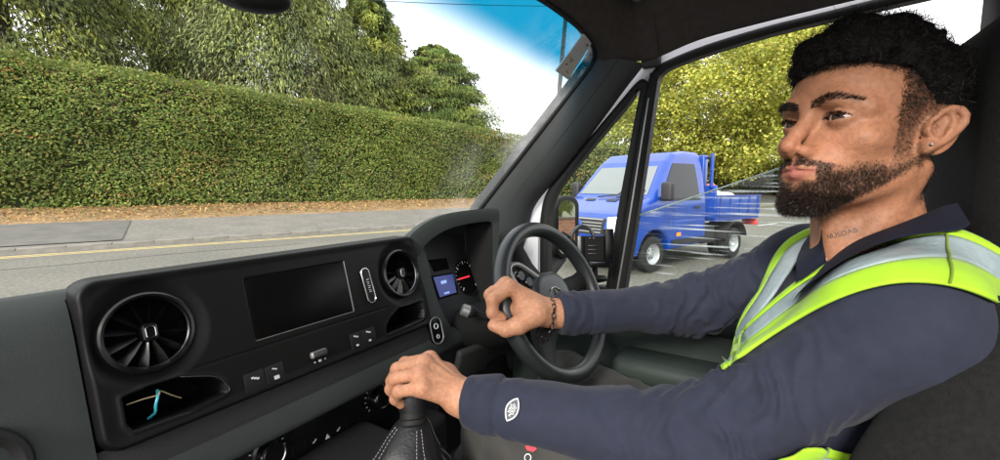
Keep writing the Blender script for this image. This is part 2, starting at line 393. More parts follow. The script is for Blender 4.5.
# ---- tall clipped hedge
hb0 = 24.0
def htop(a): return 6.75 - 0.055 * np.clip(a + 5, -20, 26) - 0.012 * np.clip(a - 21, 0, 60) + 0.10 * nz2(a, a * 0.3, 5, 1.2)
def hbump(a, z): return 0.22 * nz2(a, z, 8, 1.1) + 0.10 * nz2(a, z, 9, 3.0)
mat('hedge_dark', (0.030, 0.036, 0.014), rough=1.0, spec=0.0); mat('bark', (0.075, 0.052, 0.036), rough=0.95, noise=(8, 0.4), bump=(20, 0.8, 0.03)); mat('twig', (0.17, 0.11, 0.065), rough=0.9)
hedge = thing('hedge', rp(10, 25, 0.85), 'tall clipped laurel hedge behind the leaf strewn verge', 'hedge')
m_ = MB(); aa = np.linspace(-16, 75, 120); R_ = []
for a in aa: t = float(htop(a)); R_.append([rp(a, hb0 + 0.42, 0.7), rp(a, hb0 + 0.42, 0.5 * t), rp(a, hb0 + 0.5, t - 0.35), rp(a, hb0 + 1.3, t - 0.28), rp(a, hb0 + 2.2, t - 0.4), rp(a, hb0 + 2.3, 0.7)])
m_.loft(R_, closed=False); m_.build('dark_core', 'hedge_dark', hedge)  # dark inner shell, added to block light between the leaves
r = np.random.default_rng(21); PALH = [(0.060, 0.095, 0.022), (0.085, 0.125, 0.028), (0.045, 0.075, 0.018), (0.125, 0.155, 0.035), (0.100, 0.135, 0.045), (0.075, 0.115, 0.022), (0.15, 0.135, 0.045)]
def hedge_leaves(a0, a1, n, s0, s1, seed):
    r = np.random.default_rng(seed); a = r.uniform(a0, a1, n); tp = htop(a); z = 0.82 + (tp - 0.82) * r.random(n) ** 0.92; top = r.random(n) < 0.14
    b = hb0 + hbump(a, z) + np.abs(r.normal(size=n)) * 0.16; z = np.where(top, tp + r.normal(size=n) * 0.10 - 0.05, z); b = np.where(top, hb0 + 0.1 + r.random(n) * 2.0, b)
    keep = ~((nz2(a, z * 1.3, 31, 2.6) > 0.62) & (r.random(n) < 0.55) & ~top); a, b, z, top = a[keep], b[keep], z[keep], top[keep]; n = len(a)
    pos = a[:, None] * RE + b[:, None] * RN; pos[:, 2] = z; nr = np.where(top[:, None], V(0, 0, 1.0), -RN + V(0, 0, 0.55))
    c = tones(n, PALH, r); w = np.clip(0.5 + 0.6 * nz2(a, z, 41, 0.8), 0, 1)[:, None]; c = c * (0.80 + 0.45 * w) ; dead = ((nz2(a, z * 1.4, 51, 0.7) > 0.55) & (r.random(n) < 0.13))[:, None]; c = np.where(dead, np.array([0.22, 0.13, 0.05]), c)
    return leaves('foliage', 'leaf', pos, nr, r.uniform(s0, s1, n), c * np.array([2.0, 1.85, 1.6]), hedge, seed + 1, 0.52, 0.55)
tag(hedge_leaves(-9, 24, 85000, 0.08, 0.165, 61), kind='stuff'); tag(hedge_leaves(24, 72, 20000, 0.16, 0.30, 62), kind='stuff')
# bare twigs showing in the thin patch
for k in range(46):
    a = rnd.uniform(-3.0, 1.6); z = rnd.uniform(4.6, 6.3); p0 = rp(a, hb0 + 0.25, z); d = unit(V(rnd.uniform(-1, 1), 0, rnd.uniform(-0.3, 0.8))); q = p0 + RE * d[0] * rnd.uniform(0.3, 0.9) + V(0, 0, d[2] * 0.5) - RN * rnd.uniform(0.1, 0.3)
    m_ = MB(); m_.tube([p0, (p0 + q) / 2 + V(0, 0, 0.05), q], [0.022, 0.016, 0.007], 5); m_.build('bare_twig', 'twig', hedge)
# fallen leaves
r = np.random.default_rng(71); n = 9000; a = r.uniform(-9, 45, n); b = 20.1 + 3.9 * r.random(n) ** 0.7; zz = np.interp(b, [19.98, 20.15, 21.2, 22.4, 23.5, 24.6], [0.49, 0.54, 0.62, 0.72, 0.80, 0.86]) + 0.05
pos = a[:, None] * RE + b[:, None] * RN; pos[:, 2] = zz
o = leaves('leaf_litter', 'leaf', pos, np.tile(V(0, 0, 1.0) - RN * 0.3, (n, 1)), r.uniform(0.08, 0.16, n), tones(n, [(0.42, 0.25, 0.10), (0.30, 0.16, 0.06), (0.50, 0.33, 0.15), (0.22, 0.12, 0.05), (0.45, 0.30, 0.10), (0.12, 0.14, 0.04)], r), None, 72, 0.7, 0.45)
tag(o, 'brown and orange fallen leaves strewn over the verge', 'leaves', kind='stuff')
# ---- conifers behind the hedge
def conifer(name, label, a, b, h, rad, nf, pal, seed, droop=1.0, group='conifers behind the hedge', z0=0.9, shape=1.0, leafs=0.150):
    r = np.random.default_rng(seed); base = rp(a, b, z0); T = thing(name, base, label, 'tree', group)
    m_ = MB(); m_.tube([base, base + V(0.1, 0.1, h * 0.5), base + V(0, 0, h * 0.97)], [rad * 0.06 + 0.1, rad * 0.04 + 0.05, 0.04], 10); m_.build('trunk', 'bark', T)
    PO_, NO_, SI_, CO_, AX_ = [], [], [], [], []; limbs = MB()
    for i in range(nf):
        t = r.random() ** 0.85; z = h * (0.10 + 0.88 * t); R = rad * (1 - t ** 1.35) ** 0.62 * shape * r.uniform(0.58, 1.12) + 0.3; an = r.uniform(0, 2 * math.pi); d = V(math.cos(an), math.sin(an), 0)
        s = np.linspace(0.25, 1, 9); dr = droop * R * 0.34
        pth = base + V(0, 0, z) + np.outer(s * R, d) + np.outer(0.16 * R * s - dr * s ** 3.0, V(0, 0, 1.0))
        if i % 3 == 0: limbs.tube(pth[::2], [0.05, 0.04, 0.03, 0.02, 0.01], 4)
        col = np.array(pal)[r.integers(0, len(pal))] * r.uniform(0.40, 1.30)
        for j in range(3, 9):
            k = int(23 + 15 * (j / 8)); c = pth[j]; side = np.cross(d, V(0, 0, 1.0)); off = np.outer(r.normal(size=k) * R * 0.10, side) + np.outer(r.normal(size=k) * R * 0.06, d); hang = -np.abs(r.normal(size=k)) * droop * (0.35 + 0.06 * R); off[:, 2] += hang
            PO_.append(c + off); NO_.append(np.tile(d * 0.7 + V(0, 0, 0.6), (k, 1))); SI_.append(r.uniform(leafs * 1.2, leafs * 3.0, k)); CO_.append(np.clip(col * (1 + r.normal(size=(k, 1)) * 0.2) * (1 + 0.25 * (j / 8 - 0.5)), 0.004, 1)); AX_.append(np.tile(d * 0.6 - V(0, 0, 0.9 * droop), (k, 1)))
    PO_ = np.concatenate(PO_); NO_, SI_, CO_, AX_ = (np.concatenate(w) for w in (NO_, SI_, CO_, AX_)); limbs.build('limb', 'bark', T)
    bb = PO_ @ RN; ok = (bb > 26.4) & (PO_[:, 2] > 3.6) & ((bb < b + rad * 0.55) | (PO_[:, 2] > 9)); PO_, NO_, SI_, CO_, AX_ = PO_[ok], NO_[ok], SI_[ok], CO_[ok], AX_[ok]
    o = leaves('crown', 'needle', PO_, NO_, SI_, CO_, T, seed + 5, 0.22, 0.4, axis=AX_); return T
CP = [(0.19, 0.23, 0.055), (0.27, 0.30, 0.06), (0.13, 0.17, 0.045), (0.33, 0.345, 0.07), (0.21, 0.25, 0.085)]
CP2 = [(0.19, 0.23, 0.085), (0.13, 0.17, 0.06), (0.26, 0.29, 0.11), (0.31, 0.33, 0.09)]
conifer('conifer_tree', 'yellow green conifer with dark gaps beneath its fronds behind the hedge', -6.5, 33.0, 18, 8.0, 540, CP, 101, 1.1)
conifer('conifer_tree', 'broad weeping conifer with long grey green hanging sprays behind the hedge', 6.2, 33.5, 20, 8.4, 660, CP2, 102, 1.6)
conifer('conifer_tree', 'dense grey green conifer standing at the back between the larger two', -0.5, 37.0, 19, 7.0, 380, CP, 103, 1.2)
conifer('conifer_tree', 'bright green rounded conifer at the far end of the row', 18.2, 33.5, 12.8, 6.4, 640, [(0.15, 0.21, 0.035), (0.20, 0.25, 0.045), (0.10, 0.155, 0.03), (0.24, 0.27, 0.06)], 104, 0.45, shape=1.05)
conifer('conifer_tree', 'narrow green conifer tucked beside the bright rounded one', 12.8, 34.0, 16.0, 5.6, 460, CP, 105, 0.9)
# ---- broadleaf trees
def broadleaf(name, label, base, h, rx, rz, pal, n_cl, n_lf, ls, seed, group=None, cz=0.6, hole=0.0):
    r = np.random.default_rng(seed); T = thing(name, base, label, 'tree', group); base = np.asarray(base, float)
    m_ = MB(); fork = base + V(0.1, 0.05, h * 0.28); m_.tube([base - V(0, 0, 0.2), base + V(0.05, 0, h * 0.12), fork], [h * 0.026, h * 0.019, h * 0.016], 10); m_.build('trunk', 'bark', T)
    cen = base + V(0, 0, h * cz); C_ = []
    while len(C_) < n_cl:
        u = r.normal(size=3); u /= np.linalg.norm(u); q = u * (0.35 + 0.65 * r.random() ** 0.45) * np.array([rx, rx, rz]) * r.uniform(0.8, 1.12); C_.append(cen + q)
    for i in range(n_cl if n_cl < 45 else 14):
        c = C_[i]; m_ = MB(); m_.tube([fork, (fork + c) / 2 + r.normal(size=3) * 0.3, c], [h * 0.011, h * 0.006, 0.03], 6); m_.build('limb', 'bark', T)
    PO_, NO_, CO_ = [], [], []
    for c in C_:
        sr = rx * r.uniform(0.10, 0.20); k = int(n_lf * r.uniform(0.6, 1.3)); u = r.normal(size=(k, 3)); u /= np.linalg.norm(u, axis=1)[:, None]; PO_.append(c + u * (r.random((k, 1)) ** 0.5) * sr * np.array([1.2, 1.2, 0.75])); NO_.append(u * 0.5 + V(0, 0, 0.7))
        CO_.append(np.clip(np.array(pal)[r.integers(0, len(pal), k)] * r.uniform(0.75, 1.25) * (1 + r.normal(size=(k, 1)) * 0.15), 0.004, 1))
    PO_ = np.concatenate(PO_); leaves('crown', 'leaf', PO_, np.concatenate(NO_), r.uniform(ls * 0.7, ls * 1.4, len(PO_)), np.concatenate(CO_), T, seed + 3, 0.75, 0.7); return T
def ap(px, dist):                                   # ground point in the direction of a picture column
    an = YAW - math.atan((px - 500) / FPX); return V(math.cos(an) * dist, math.sin(an) * dist, 0.0)
YP = [(0.40, 0.41, 0.065), (0.49, 0.48, 0.085), (0.31, 0.36, 0.06), (0.38, 0.40, 0.07), (0.54, 0.50, 0.13), (0.23, 0.29, 0.055)]
GP = [(0.11, 0.14, 0.035), (0.15, 0.18, 0.045), (0.08, 0.11, 0.03), (0.19, 0.20, 0.06)]
broadleaf('maple_tree', 'large yellow green autumn tree standing behind the blue truck', ap(704, 46) + V(0, 0, 0.6), 17.5, 10.2, 8.0, YP, 520, 250, 0.23, 201, cz=0.56)
broadleaf('maple_tree', 'smaller golden tree partly hidden behind the large autumn one', ap(800, 60) + V(0, 0, 0.6), 13, 8, 6.2, YP, 200, 170, 0.28, 202, cz=0.52)
broadleaf('green_tree', 'mid green tree filling the small quarter window behind the truck', ap(612, 58) + V(0, 0, 0.8), 14.5, 6.0, 6.0, GP, 120, 110, 0.42, 203, cz=0.55)
broadleaf('green_tree', 'low dark green tree past the end of the hedge', ap(560, 70) + V(0, 0, 0.8), 11, 6.5, 5.0, GP, 100, 100, 0.5, 204, cz=0.52)
broadleaf('green_tree', 'far green tree low over the end of the road', ap(690, 95) + V(0, 0, 0.8), 10, 9, 5, GP, 90, 90, 0.6, 206, cz=0.5)
broadleaf('green_shrub', 'dark green shrubs edging the road beyond the truck bed', ap(768, 62) + V(0, 0, 0.4), 5.2, 6, 2.6, [(0.07, 0.10, 0.03), (0.10, 0.13, 0.035)], 90, 90, 0.34, 207, cz=0.42)
r = np.random.default_rng(81); n = 16000; an = np.radians(r.uniform(-75, 120, n)); ds = r.uniform(150, 190, n); pos = np.stack([np.cos(an) * ds, np.sin(an) * ds, 0.5 + r.random(n) * (9 + 3 * np.sin(an * 23) + 2 * np.sin(an * 57))], 1)
o = leaves('far_wood', 'leaf', pos, np.tile(V(-0.5, -0.5, 0.6), (n, 1)), r.uniform(1.6, 3.2, n), tones(n, [(0.09, 0.12, 0.05), (0.13, 0.15, 0.06), (0.16, 0.15, 0.06)], r), None, 82, 0.9, 0.6); tag(o, 'hazy band of distant woodland along the horizon', 'woodland', kind='stuff')
# ---- telegraph pole and wires
mat('pole_wood', (0.13, 0.115, 0.10), rough=0.9, noise=(6, 0.3), bump=(30, 0.5, 0.02)); mat('wire', (0.02, 0.02, 0.02), rough=0.6)
pb = ap(549, 31); pole = thing('telegraph_pole', pb, 'grey telegraph pole leaning slightly behind the hedge end', 'pole')
lean = V(math.sin(YAW), -math.cos(YAW), 0) * 0.085; ptop = pb + V(0, 0, 17) + lean * 15
m_ = MB(); m_.tube([pb, pb + V(0, 0, 8) + lean * 7, ptop], [0.17, 0.15, 0.13], 14); m_.build('shaft', 'pole_wood', pole)
m_ = MB(); m_.box(pb + V(0, 0, 14.2) + lean * 12.4, (1.6, 0.12, 0.12), np.stack([RN, RE, V(0, 0, 1)])); m_.build('crossarm', 'pole_wood', pole)
for k, (q0, q1) in enumerate(((pb + V(0, 0, 13.9) + lean * 12.2, rp(-30, 26, 7.5)), (pb + V(0, 0, 14.4) + lean * 12.6 - RN * 0.7, rp(-30, 22, 8.2)), (pb + V(0, 0, 14.4) + lean * 12.6 + RN * 0.7, rp(60, -8, 14)))):
    w = thing('overhead_wire', q0, ('lower black overhead wire sagging along the hedge from the pole', 'upper black overhead wire sagging along the hedge from the crossarm', 'black overhead wire crossing the road from the pole')[k], 'wire', 'overhead wires')
    pts = [q0 * (1 - t) + q1 * t - V(0, 0, 1.2 * 4 * t * (1 - t)) for t in np.linspace(0, 1, 24)]; m_ = MB(); m_.tube(pts, 0.018, 5); m_.build('cable', 'wire', w)
# ---- brick garden wall behind the van (seen in the wing mirror)
bm_ = mat('brick', (0.42, 0.17, 0.09), rough=0.9); n = bm_.node_tree.nodes; l = bm_.node_tree.links; bt = n.new('ShaderNodeTexBrick'); bt.inputs['Color1'].default_value = (0.42, 0.17, 0.09, 1); bt.inputs['Color2'].default_value = (0.50, 0.24, 0.13, 1); bt.inputs['Mortar'].default_value = (0.4, 0.36, 0.3, 1); bt.inputs['Scale'].default_value = 2.2
mp = n.new('ShaderNodeMapping'); mp.inputs['Rotation'].default_value = (math.radians(90), 0, 0); tcb = n.new('ShaderNodeTexCoord'); l.new(tcb.outputs['Object'], mp.inputs['Vector']); l.new(mp.outputs['Vector'], bt.inputs['Vector']); l.new(bt.outputs['Color'], n['Principled BSDF'].inputs['Base Color'])
bw = thing('brick_wall', (3, -12, 0), 'red brick garden wall reflected in the wing mirror', 'wall')
m_ = MB(); m_.box((3, -12, 0.5), (26, 0.24, 1.0)); m_.build('wall', 'brick', bw, smooth=False); m_ = MB(); m_.rbox((3, -12, 1.03), (26.1, 0.32, 0.07), 0.01); m_.build('coping', 'kerb_stone', bw)
broadleaf('green_shrub', 'green garden trees above the brick wall', (2.5, -16, 0), 6, 7, 3, GP, 50, 60, 0.4, 208, cz=0.55)
# ------------------------------------------------------------------ the driver
HS = 1.04                                                  # head scale
yaw, pit, rol = math.radians(136.5), math.radians(7.6), math.radians(1.6)
_fy = V(math.cos(yaw) * math.cos(pit), math.sin(yaw) * math.cos(pit), math.sin(pit)); _lx = V(-math.sin(yaw), math.cos(yaw), 0)
_uz = np.cross(_fy, _lx)
HA = np.stack([math.cos(rol) * _lx + math.sin(rol) * _uz, _fy, math.cos(rol) * _uz - math.sin(rol) * _lx])   # rows: his left, face, up
HO = P(858.3, 132.2, 0.604)
def h2w(q): return HO + HS * (np.asarray(q, float) @ HA)
def w2h(q): return ((np.asarray(q) - HO) @ HA.T) / HS
def rotz(a): c, s = math.cos(a), math.sin(a); return np.array([[c, s, 0], [-s, c, 0], [0, 0, 1]])
def rotx(a): c, s = math.cos(a), math.sin(a); return np.array([[1, 0, 0], [0, c, s], [0, -s, c]])
def roty(a): c, s = math.cos(a), math.sin(a); return np.array([[c, 0, -s], [0, 1, 0], [s, 0, c]])
EYE = V(0.0315, 0.0705, 0.0005); EYE_R = 0.0136
GAZE = unit(V(0.22, 1.0, 0.0))
EAR_O = V(0.0745, -0.010, -0.002)
EAR_A = rotz(math.radians(34)) @ np.eye(3)
def ear_fr():
    # ear plane: u runs backwards and a little outwards, w up and tilted backwards, n outwards
    n = unit(V(0.86, 0.44, 0.05)); w = unit(V(0.12, -0.30, 1.0)); w = unit(w - n * (w @ n)); u = np.cross(w, n)
    if u[1] > 0: u = -u
    return u, w, n
EU, EW, EN = ear_fr()
def ear_pt(a, b, c=0.0): return EAR_O + 0.86 * (a * EU + b * EW) + c * EN
HELIX = [ear_pt(*q) for q in [(-0.004, -0.004, 0.001), (-0.002, 0.008, 0.003), (0.002, 0.020, 0.004), (0.010, 0.029, 0.005), (0.020, 0.031, 0.005), (0.028, 0.026, 0.005), (0.031, 0.016, 0.005), (0.029, 0.004, 0.004), (0.024, -0.009, 0.003), (0.017, -0.021, 0.003), (0.009, -0.030, 0.003)]]
ANTI = [ear_pt(*q) for q in [(0.013, 0.022, 0.0035), (0.020, 0.015, 0.004), (0.021, 0.004, 0.0045), (0.017, -0.007, 0.0045), (0.010, -0.015, 0.004), (0.004, -0.014, 0.004)]]
def sd_head(q):
    """q in head coordinates (metres at scale 1)"""
    x = q[:, 0]; m = q.copy(); m[:, 0] = np.abs(x)
    d = s_ell(q, (0, -0.012, 0.036), (0.0755, 0.0965, 0.088))
    d = smin(d, s_ell(q, (0, 0.026, 0.030), (0.060, 0.066, 0.060)), 0.02)              # forehead
    d = smin(d, s_ell(q, (0, 0.020, -0.035), (0.0600, 0.066, 0.075)), 0.022)           # face
    d = smin(d, s_ell(m, (0.030, -0.005, -0.050), (0.036, 0.045, 0.045)), 0.02)        # side of the jaw
    d = smin(d, s_cap(m, (0.053, 0.000, -0.058), (0.017, 0.071, -0.106), 0.014, 0.014), 0.020)
    d = smin(d, s_ell(q, (0, 0.070, -0.103), (0.024, 0.018, 0.017)), 0.018)            # chin
    d = smin(d, s_ell(m, (0.0465, 0.050, -0.024), (0.020, 0.021, 0.016)), 0.020)       # cheek bone
    d = smin(d, s_cap(m, (0.0, 0.086, 0.017), (0.028, 0.081, 0.021), 0.0095, 0.0105), 0.014)   # brow
    d = smin(d, s_cap(m, (0.028, 0.081, 0.021), (0.050, 0.060, 0.014), 0.0105, 0.009), 0.014)
    d = smin(d, s_ell(q, (0, 0.074, -0.066), (0.034, 0.025, 0.030)), 0.018)            # muzzle
    d = smax(d, -s_ell(m, EYE + V(0.0005, 0.023, -0.001), (0.0200, 0.0165, 0.0115)), 0.012)  # eye socket
    d = smax(d, -s_ell(m, (0.0165, 0.094, -0.002), (0.007, 0.010, 0.012)), 0.010)
    # nose
    n = s_cap(q, (0, 0.0845, 0.010), (0, 0.1010, -0.018), 0.0078, 0.0090)
    n = smin(n, s_cap(q, (0, 0.1010, -0.018), (0, 0.1128, -0.0365), 0.0088, 0.0102), 0.006)
    n = smin(n, s_ell(m, (0.0130, 0.0990, -0.0425), (0.0075, 0.0108, 0.0080)), 0.007)
    n = smin(n, s_cap(m, (0.0, 0.107, -0.046), (0.0, 0.094, -0.051), 0.0045, 0.005), 0.006)
    n = smax(n, -s_ell(m, (0.0072, 0.1020, -0.0525), (0.0040, 0.0070, 0.0052)), 0.003)
    d = smin(d, n, 0.010)
    # lips
    ul = s_cap(m, (0.0, 0.0975, -0.0625), (0.0075, 0.0968, -0.0615), 0.0042, 0.0045); ul = smin(ul, s_cap(m, (0.0075, 0.0968, -0.0615), (0.0245, 0.0850, -0.0665), 0.0045, 0.0022), 0.004)
    ll = s_cap(m, (0.0, 0.0960, -0.0725), (0.0220, 0.0850, -0.0685), 0.0062, 0.0026)
    d = smin(d, ul, 0.0045); d = smin(d, ll, 0.0050)
    d = smax(d, -s_cap(m, (0.0, 0.1035, -0.0668), (0.0255, 0.0905, -0.0672), 0.0017, 0.0010), 0.0022)
    d = smax(d, -s_ell(q, (0, 0.101, -0.0845), (0.020, 0.0075, 0.0060)), 0.008)
    # eyelids
    e = m - np.float32(EYE)
    lid = np.sqrt((e ** 2).sum(1)) - (EYE_R + 0.0022)
    xx = e[:, 0] - 0.0006
    top = 0.0043 * (1 - np.clip(np.abs((xx + 0.001) / 0.0152), 0, 1) ** 2.2) + 0.05 * xx; bot = -0.0036 * (1 - np.clip(np.abs((xx - 0.001) / 0.0152), 0, 1) ** 2.4) + 0.08 * xx
    slot = np.maximum(e[:, 2] - top, bot - e[:, 2]); slot = np.maximum(slot, np.abs(xx) - 0.0150); slot = np.maximum(slot, 0.004 - e[:, 1])
    d = smin(d, lid, 0.0045)
    crease = s_cap(m, EYE + V(-0.013, 0.0105, 0.0048), EYE + V(0.001, 0.0150, 0.0098), 0.0009); crease = np.minimum(crease, s_cap(m, EYE + V(0.001, 0.0150, 0.0098), EYE + V(0.015, 0.0075, 0.0058), 0.0009))
    d = smax(d, -crease, 0.0022)
    d = smax(d, -slot, 0.0009)
    # ears
    t = s_chain(m, HELIX, [0.0034, 0.0036, 0.0038, 0.0042, 0.0044, 0.0044, 0.0042, 0.0040, 0.0038, 0.0042, 0.0062])
    t = smin(t, s_chain(m, ANTI, [0.0030, 0.0036, 0.0038, 0.0036, 0.0040, 0.0034]), 0.004)
    er = m - np.float32(EAR_O); a = er @ np.float32(EU); b = er @ np.float32(EW); c = er @ np.float32(EN)
    plate = np.sqrt(((a - 0.014) / 0.0175) ** 2 + ((b - 0.001) / 0.032) ** 2 + ((c + 0.0015) / 0.0042) ** 2); plate = (plate - 1) * 0.0042
    t = smin(t, plate, 0.003)
    t = smin(t, s_ell(m, ear_pt(0.005, -0.030, 0.003), (0.0070, 0.0060, 0.0085)), 0.005)      # lobe
    t = smin(t, s_ell(m, ear_pt(-0.0035, -0.008, 0.004), (0.0045, 0.0045, 0.0065)), 0.004)    # tragus
    t = smax(t, -s_ell(m, ear_pt(0.0085, -0.003, 0.0055), (0.0065, 0.0075, 0.0095)), 0.004)   # concha
    d = smin(d, t, 0.006)
    return d
NECK = [w for w in (h2w((0, -0.022, -0.04)), h2w((0, -0.045, -0.125)), h2w((0.0, -0.070, -0.215)))]
def sd_neck(p):
    d = s_chain(p, NECK, [0.058, 0.057, 0.068], 0.02)
    L = V(1, 0, 0)
    for sx in (1, -1):
        d = smin(d, s_cap(p, h2w((sx * 0.058, -0.030, -0.05)), h2w((sx * 0.018, 0.012, -0.185)), 0.013, 0.011), 0.018)
    d = smin(d, s_cap(p, h2w((0, 0.022, -0.100)), h2w((0, 0.004, -0.185)), 0.020, 0.018), 0.02)
    return d
def sd_headneck(p):
    q = ((p - np.float32(HO)) @ np.float32(HA.T)) / np.float32(HS)
    return smin(sd_head(q) * HS, sd_neck(p), 0.016)
# ---- joints (world)
SH_L = P(903, 325, 0.455); EL_L = P(700, 442, 0.535); WR_L = P(466, 400, 0.645)
SH_R = P(806, 262, 0.790); EL_R = P(694, 306, 0.890); WR_R = P(553, 314, 0.830)
CH = (SH_L + SH_R) / 2
HIP = CH + V(0.02, -0.04, -0.44)
HIP_L = HIP + V(-0.10, 0, 0); HIP_R = HIP + V(0.10, 0, 0)
KN_L = P(505, 426, 0.77); KN_R = P(566, 379, 1.16)
AN_L = KN_L + V(-0.02, 0.16, -0.42); AN_R = KN_R + V(0.05, 0.14, -0.42)
UPV = V(0, 0, 1.0)
TR_L0 = P(902, 264, 0.635); TR_L1 = P(948, 276, 0.515); TR_R1 = P(852, 262, 0.74)
def sd_torso(p, o=0.0):
    ax = unit(SH_R - SH_L)
    A = np.stack([ax, unit(np.cross(UPV, ax)), unit(np.cross(ax, np.cross(UPV, ax)))])
    d = s_chain(p, [SH_L + ax * 0.01 - UPV * 0.005, CH - UPV * 0.035 - A[1] * 0.03, SH_R - ax * 0.01 - UPV * 0.005], [0.058 + o] * 3, 0.03)
    d = smin(d, s_ell(p, CH - UPV * 0.165 + A[1] * 0.005, (0.165 + o, 0.118 + o, 0.185 + o), A), 0.05)
    d = smin(d, s_ell(p, (CH + HIP) / 2 - UPV * 0.05, (0.150 + o, 0.120 + o, 0.20 + o), A), 0.06)
    d = smin(d, s_ell(p, HIP, (0.17 + o, 0.12 + o, 0.12 + o), A), 0.05)
    d = smin(d, s_chain(p, [TR_L0, TR_L1, SH_L], [0.044 + o, 0.040 + o, 0.048 + o], 0.03), 0.035)
    d = smin(d, s_chain(p, [TR_L0, TR_R1, SH_R], [0.044 + o, 0.040 + o, 0.048 + o], 0.03), 0.035)
    return d
def sd_arm(p, S, E, W, r, o=0.0, k=0.03):
    d = s_cap(p, S, E, r[0] + o, r[1] + o)
    mid = E * 0.72 + W * 0.28
    e = s_chain(p, [E, mid, W], [r[1] + o, r[2] + o, r[3] + o], 0.01)
    return smin(d, e, k)
# ---- hands: joints in (px, py, depth)
def J(*q): return [P(*w) for w in q]
LH = dict(
    index=(J((430, 359, 0.668), (405, 363, 0.690), (396, 373, 0.698), (397, 384, 0.698)), (0.0100, 0.0092, 0.0085, 0.0078)),
    middle=(J((424, 363, 0.650), (397.5, 369, 0.667), (391.5, 381, 0.676), (395, 391, 0.680)), (0.0104, 0.0096, 0.0088, 0.0080)),
    ring=(J((420.5, 374, 0.634), (396, 378.5, 0.645), (390.5, 389, 0.655), (396, 397, 0.662)), (0.0100, 0.0092, 0.0085, 0.0078)),
    pinky=(J((422, 388, 0.618), (399, 391.5, 0.627), (395, 399, 0.637), (401, 404, 0.645)), (0.0094, 0.0086, 0.0078, 0.0072)),
    thumb=(J((447, 374, 0.672), (428, 377, 0.700), (414, 386, 0.712), (405, 393, 0.712)), (0.0135, 0.0115, 0.0098, 0.0085)))
RH = dict(
    index=(J((510, 287, 0.815), (493, 300, 0.800), (492.5, 313, 0.798), (502, 318, 0.806)), (0.0128, 0.0122, 0.0112, 0.0098)),
    middle=(J((505.5, 284, 0.833), (490.5, 295, 0.825), (492.5, 307, 0.830), (501, 312, 0.842)), (0.0128, 0.0118, 0.0104, 0.0094)),
    ring=(J((507, 284.5, 0.853), (493, 292, 0.852), (493, 303, 0.858), (502, 309, 0.864)), (0.0120, 0.0110, 0.0100, 0.0090)),
    pinky=(J((513, 287, 0.872), (499, 291, 0.873), (498, 301, 0.880), (506, 307, 0.882)), (0.0110, 0.0100, 0.0092, 0.0082)),
    thumb=(J((537, 313, 0.808), (519, 325, 0.790), (506, 329.5, 0.788), (493.5, 325.5, 0.794)), (0.0225, 0.0175, 0.0140, 0.0110)))
RWEB = J((522, 302, 0.822), (524, 316, 0.812), (514, 309, 0.826))
def sd_hand(p, H, W, E, back):
    d = s_chain(p, RWEB, [0.017, 0.017, 0.012], 0.006) if H is RH else None
    for nm in ('index', 'middle', 'ring', 'pinky'):
        j, r = H[nm]
        c = W + (j[0] - W) * 0.10
        pal = s_cap(p, c, j[0] - back * 0.002, 0.0165, 0.0125)
        d = pal if d is None else smin(d, pal, 0.012)
    th, tr = H['thumb']
    d = smin(d, s_cap(p, W + (th[0] - W) * 0.25, th[0], 0.017, tr[0]), 0.014)
    d = smin(d, s_cap(p, th[0], th[1], tr[0], tr[1]), 0.012)
    a = unit(W - E)
    d = smin(d, s_chain(p, [W - a * 0.07, W - a * 0.01, W + a * 0.012], [0.030, 0.0265, 0.024], 0.01), 0.014)
    fing = None
    for nm in ('index', 'middle', 'ring', 'pinky'):
        j, r = H[nm]
        g = s_chain(p, j, r, 0.004)
        g = smin(g, s_sph(p, j[0] + back * 0.0028, r[0] * 0.92), 0.006)           # knuckle
        g = smin(g, s_sph(p, j[1], r[1] * 1.06), 0.004)
        for jj, rr in ((1, r[1]), (2, r[2])):
            ax_ = np.float32(unit(j[jj + 1] - j[jj - 1])); tt = (p - np.float32(j[jj])) @ ax_; nr_ = np.exp(-(((p - np.float32(j[jj])) ** 2).sum(1)) / (2.2 * rr) ** 2)
            g = g + 0.0007 * nr_ * (np.exp(-(tt / 0.0011) ** 2) + 0.7 * np.exp(-((tt - 0.0036) / 0.0010) ** 2) + 0.7 * np.exp(-((tt + 0.0036) / 0.0010) ** 2))
        fing = g if fing is None else smin(fing, g, 0.0022)
    d = smin(d, fing, 0.007)
    d = smin(d, s_chain(p, th[1:], tr[1:], 0.004), 0.004)
    for nm in ('index', 'middle', 'ring'):                                       # extensor tendons
        j, r = H[nm]
        d = smin(d, s_cap(p, j[0] + back * r[0] * 0.75, W + (j[0] - W) * 0.35 + back * 0.0145, 0.0022, 0.0018), 0.006)
    return d
def hand_back(H, W):
    a = H['index'][0][0] - W; b = H['pinky'][0][0] - W; n = unit(np.cross(a, b))
    cam_side = -np.sign(n @ (P(500, 230, 1) - CAM))
    return n
bL = hand_back(LH, WR_L); bL = bL if bL[2] > 0 else -bL
bR = hand_back(RH, WR_R); bR = bR if (bR @ cU) > 0 else -bR
ARM_L = (0.050, 0.043, 0.040, 0.029); ARM_R = (0.050, 0.042, 0.039, 0.029)
def sd_core(p):
    d = sd_torso(p, -0.012)
    d = smin(d, sd_arm(p, SH_L, EL_L, WR_L, ARM_L, -0.008), 0.02); d = smin(d, sd_arm(p, SH_R, EL_R, WR_R, ARM_R, -0.008), 0.02)
    for h, k, a in ((HIP_L, KN_L, AN_L), (HIP_R, KN_R, AN_R)):
        d = smin(d, s_cap(p, h, k, 0.075, 0.052), 0.03); d = smin(d, s_cap(p, k, a, 0.050, 0.035), 0.02)
    d = smin(d, sd_neck(p) + 0.010, 0.03)
    return d
def box_of(pts, m): a = np.array(pts); return a.min(0) - m, a.max(0) + m
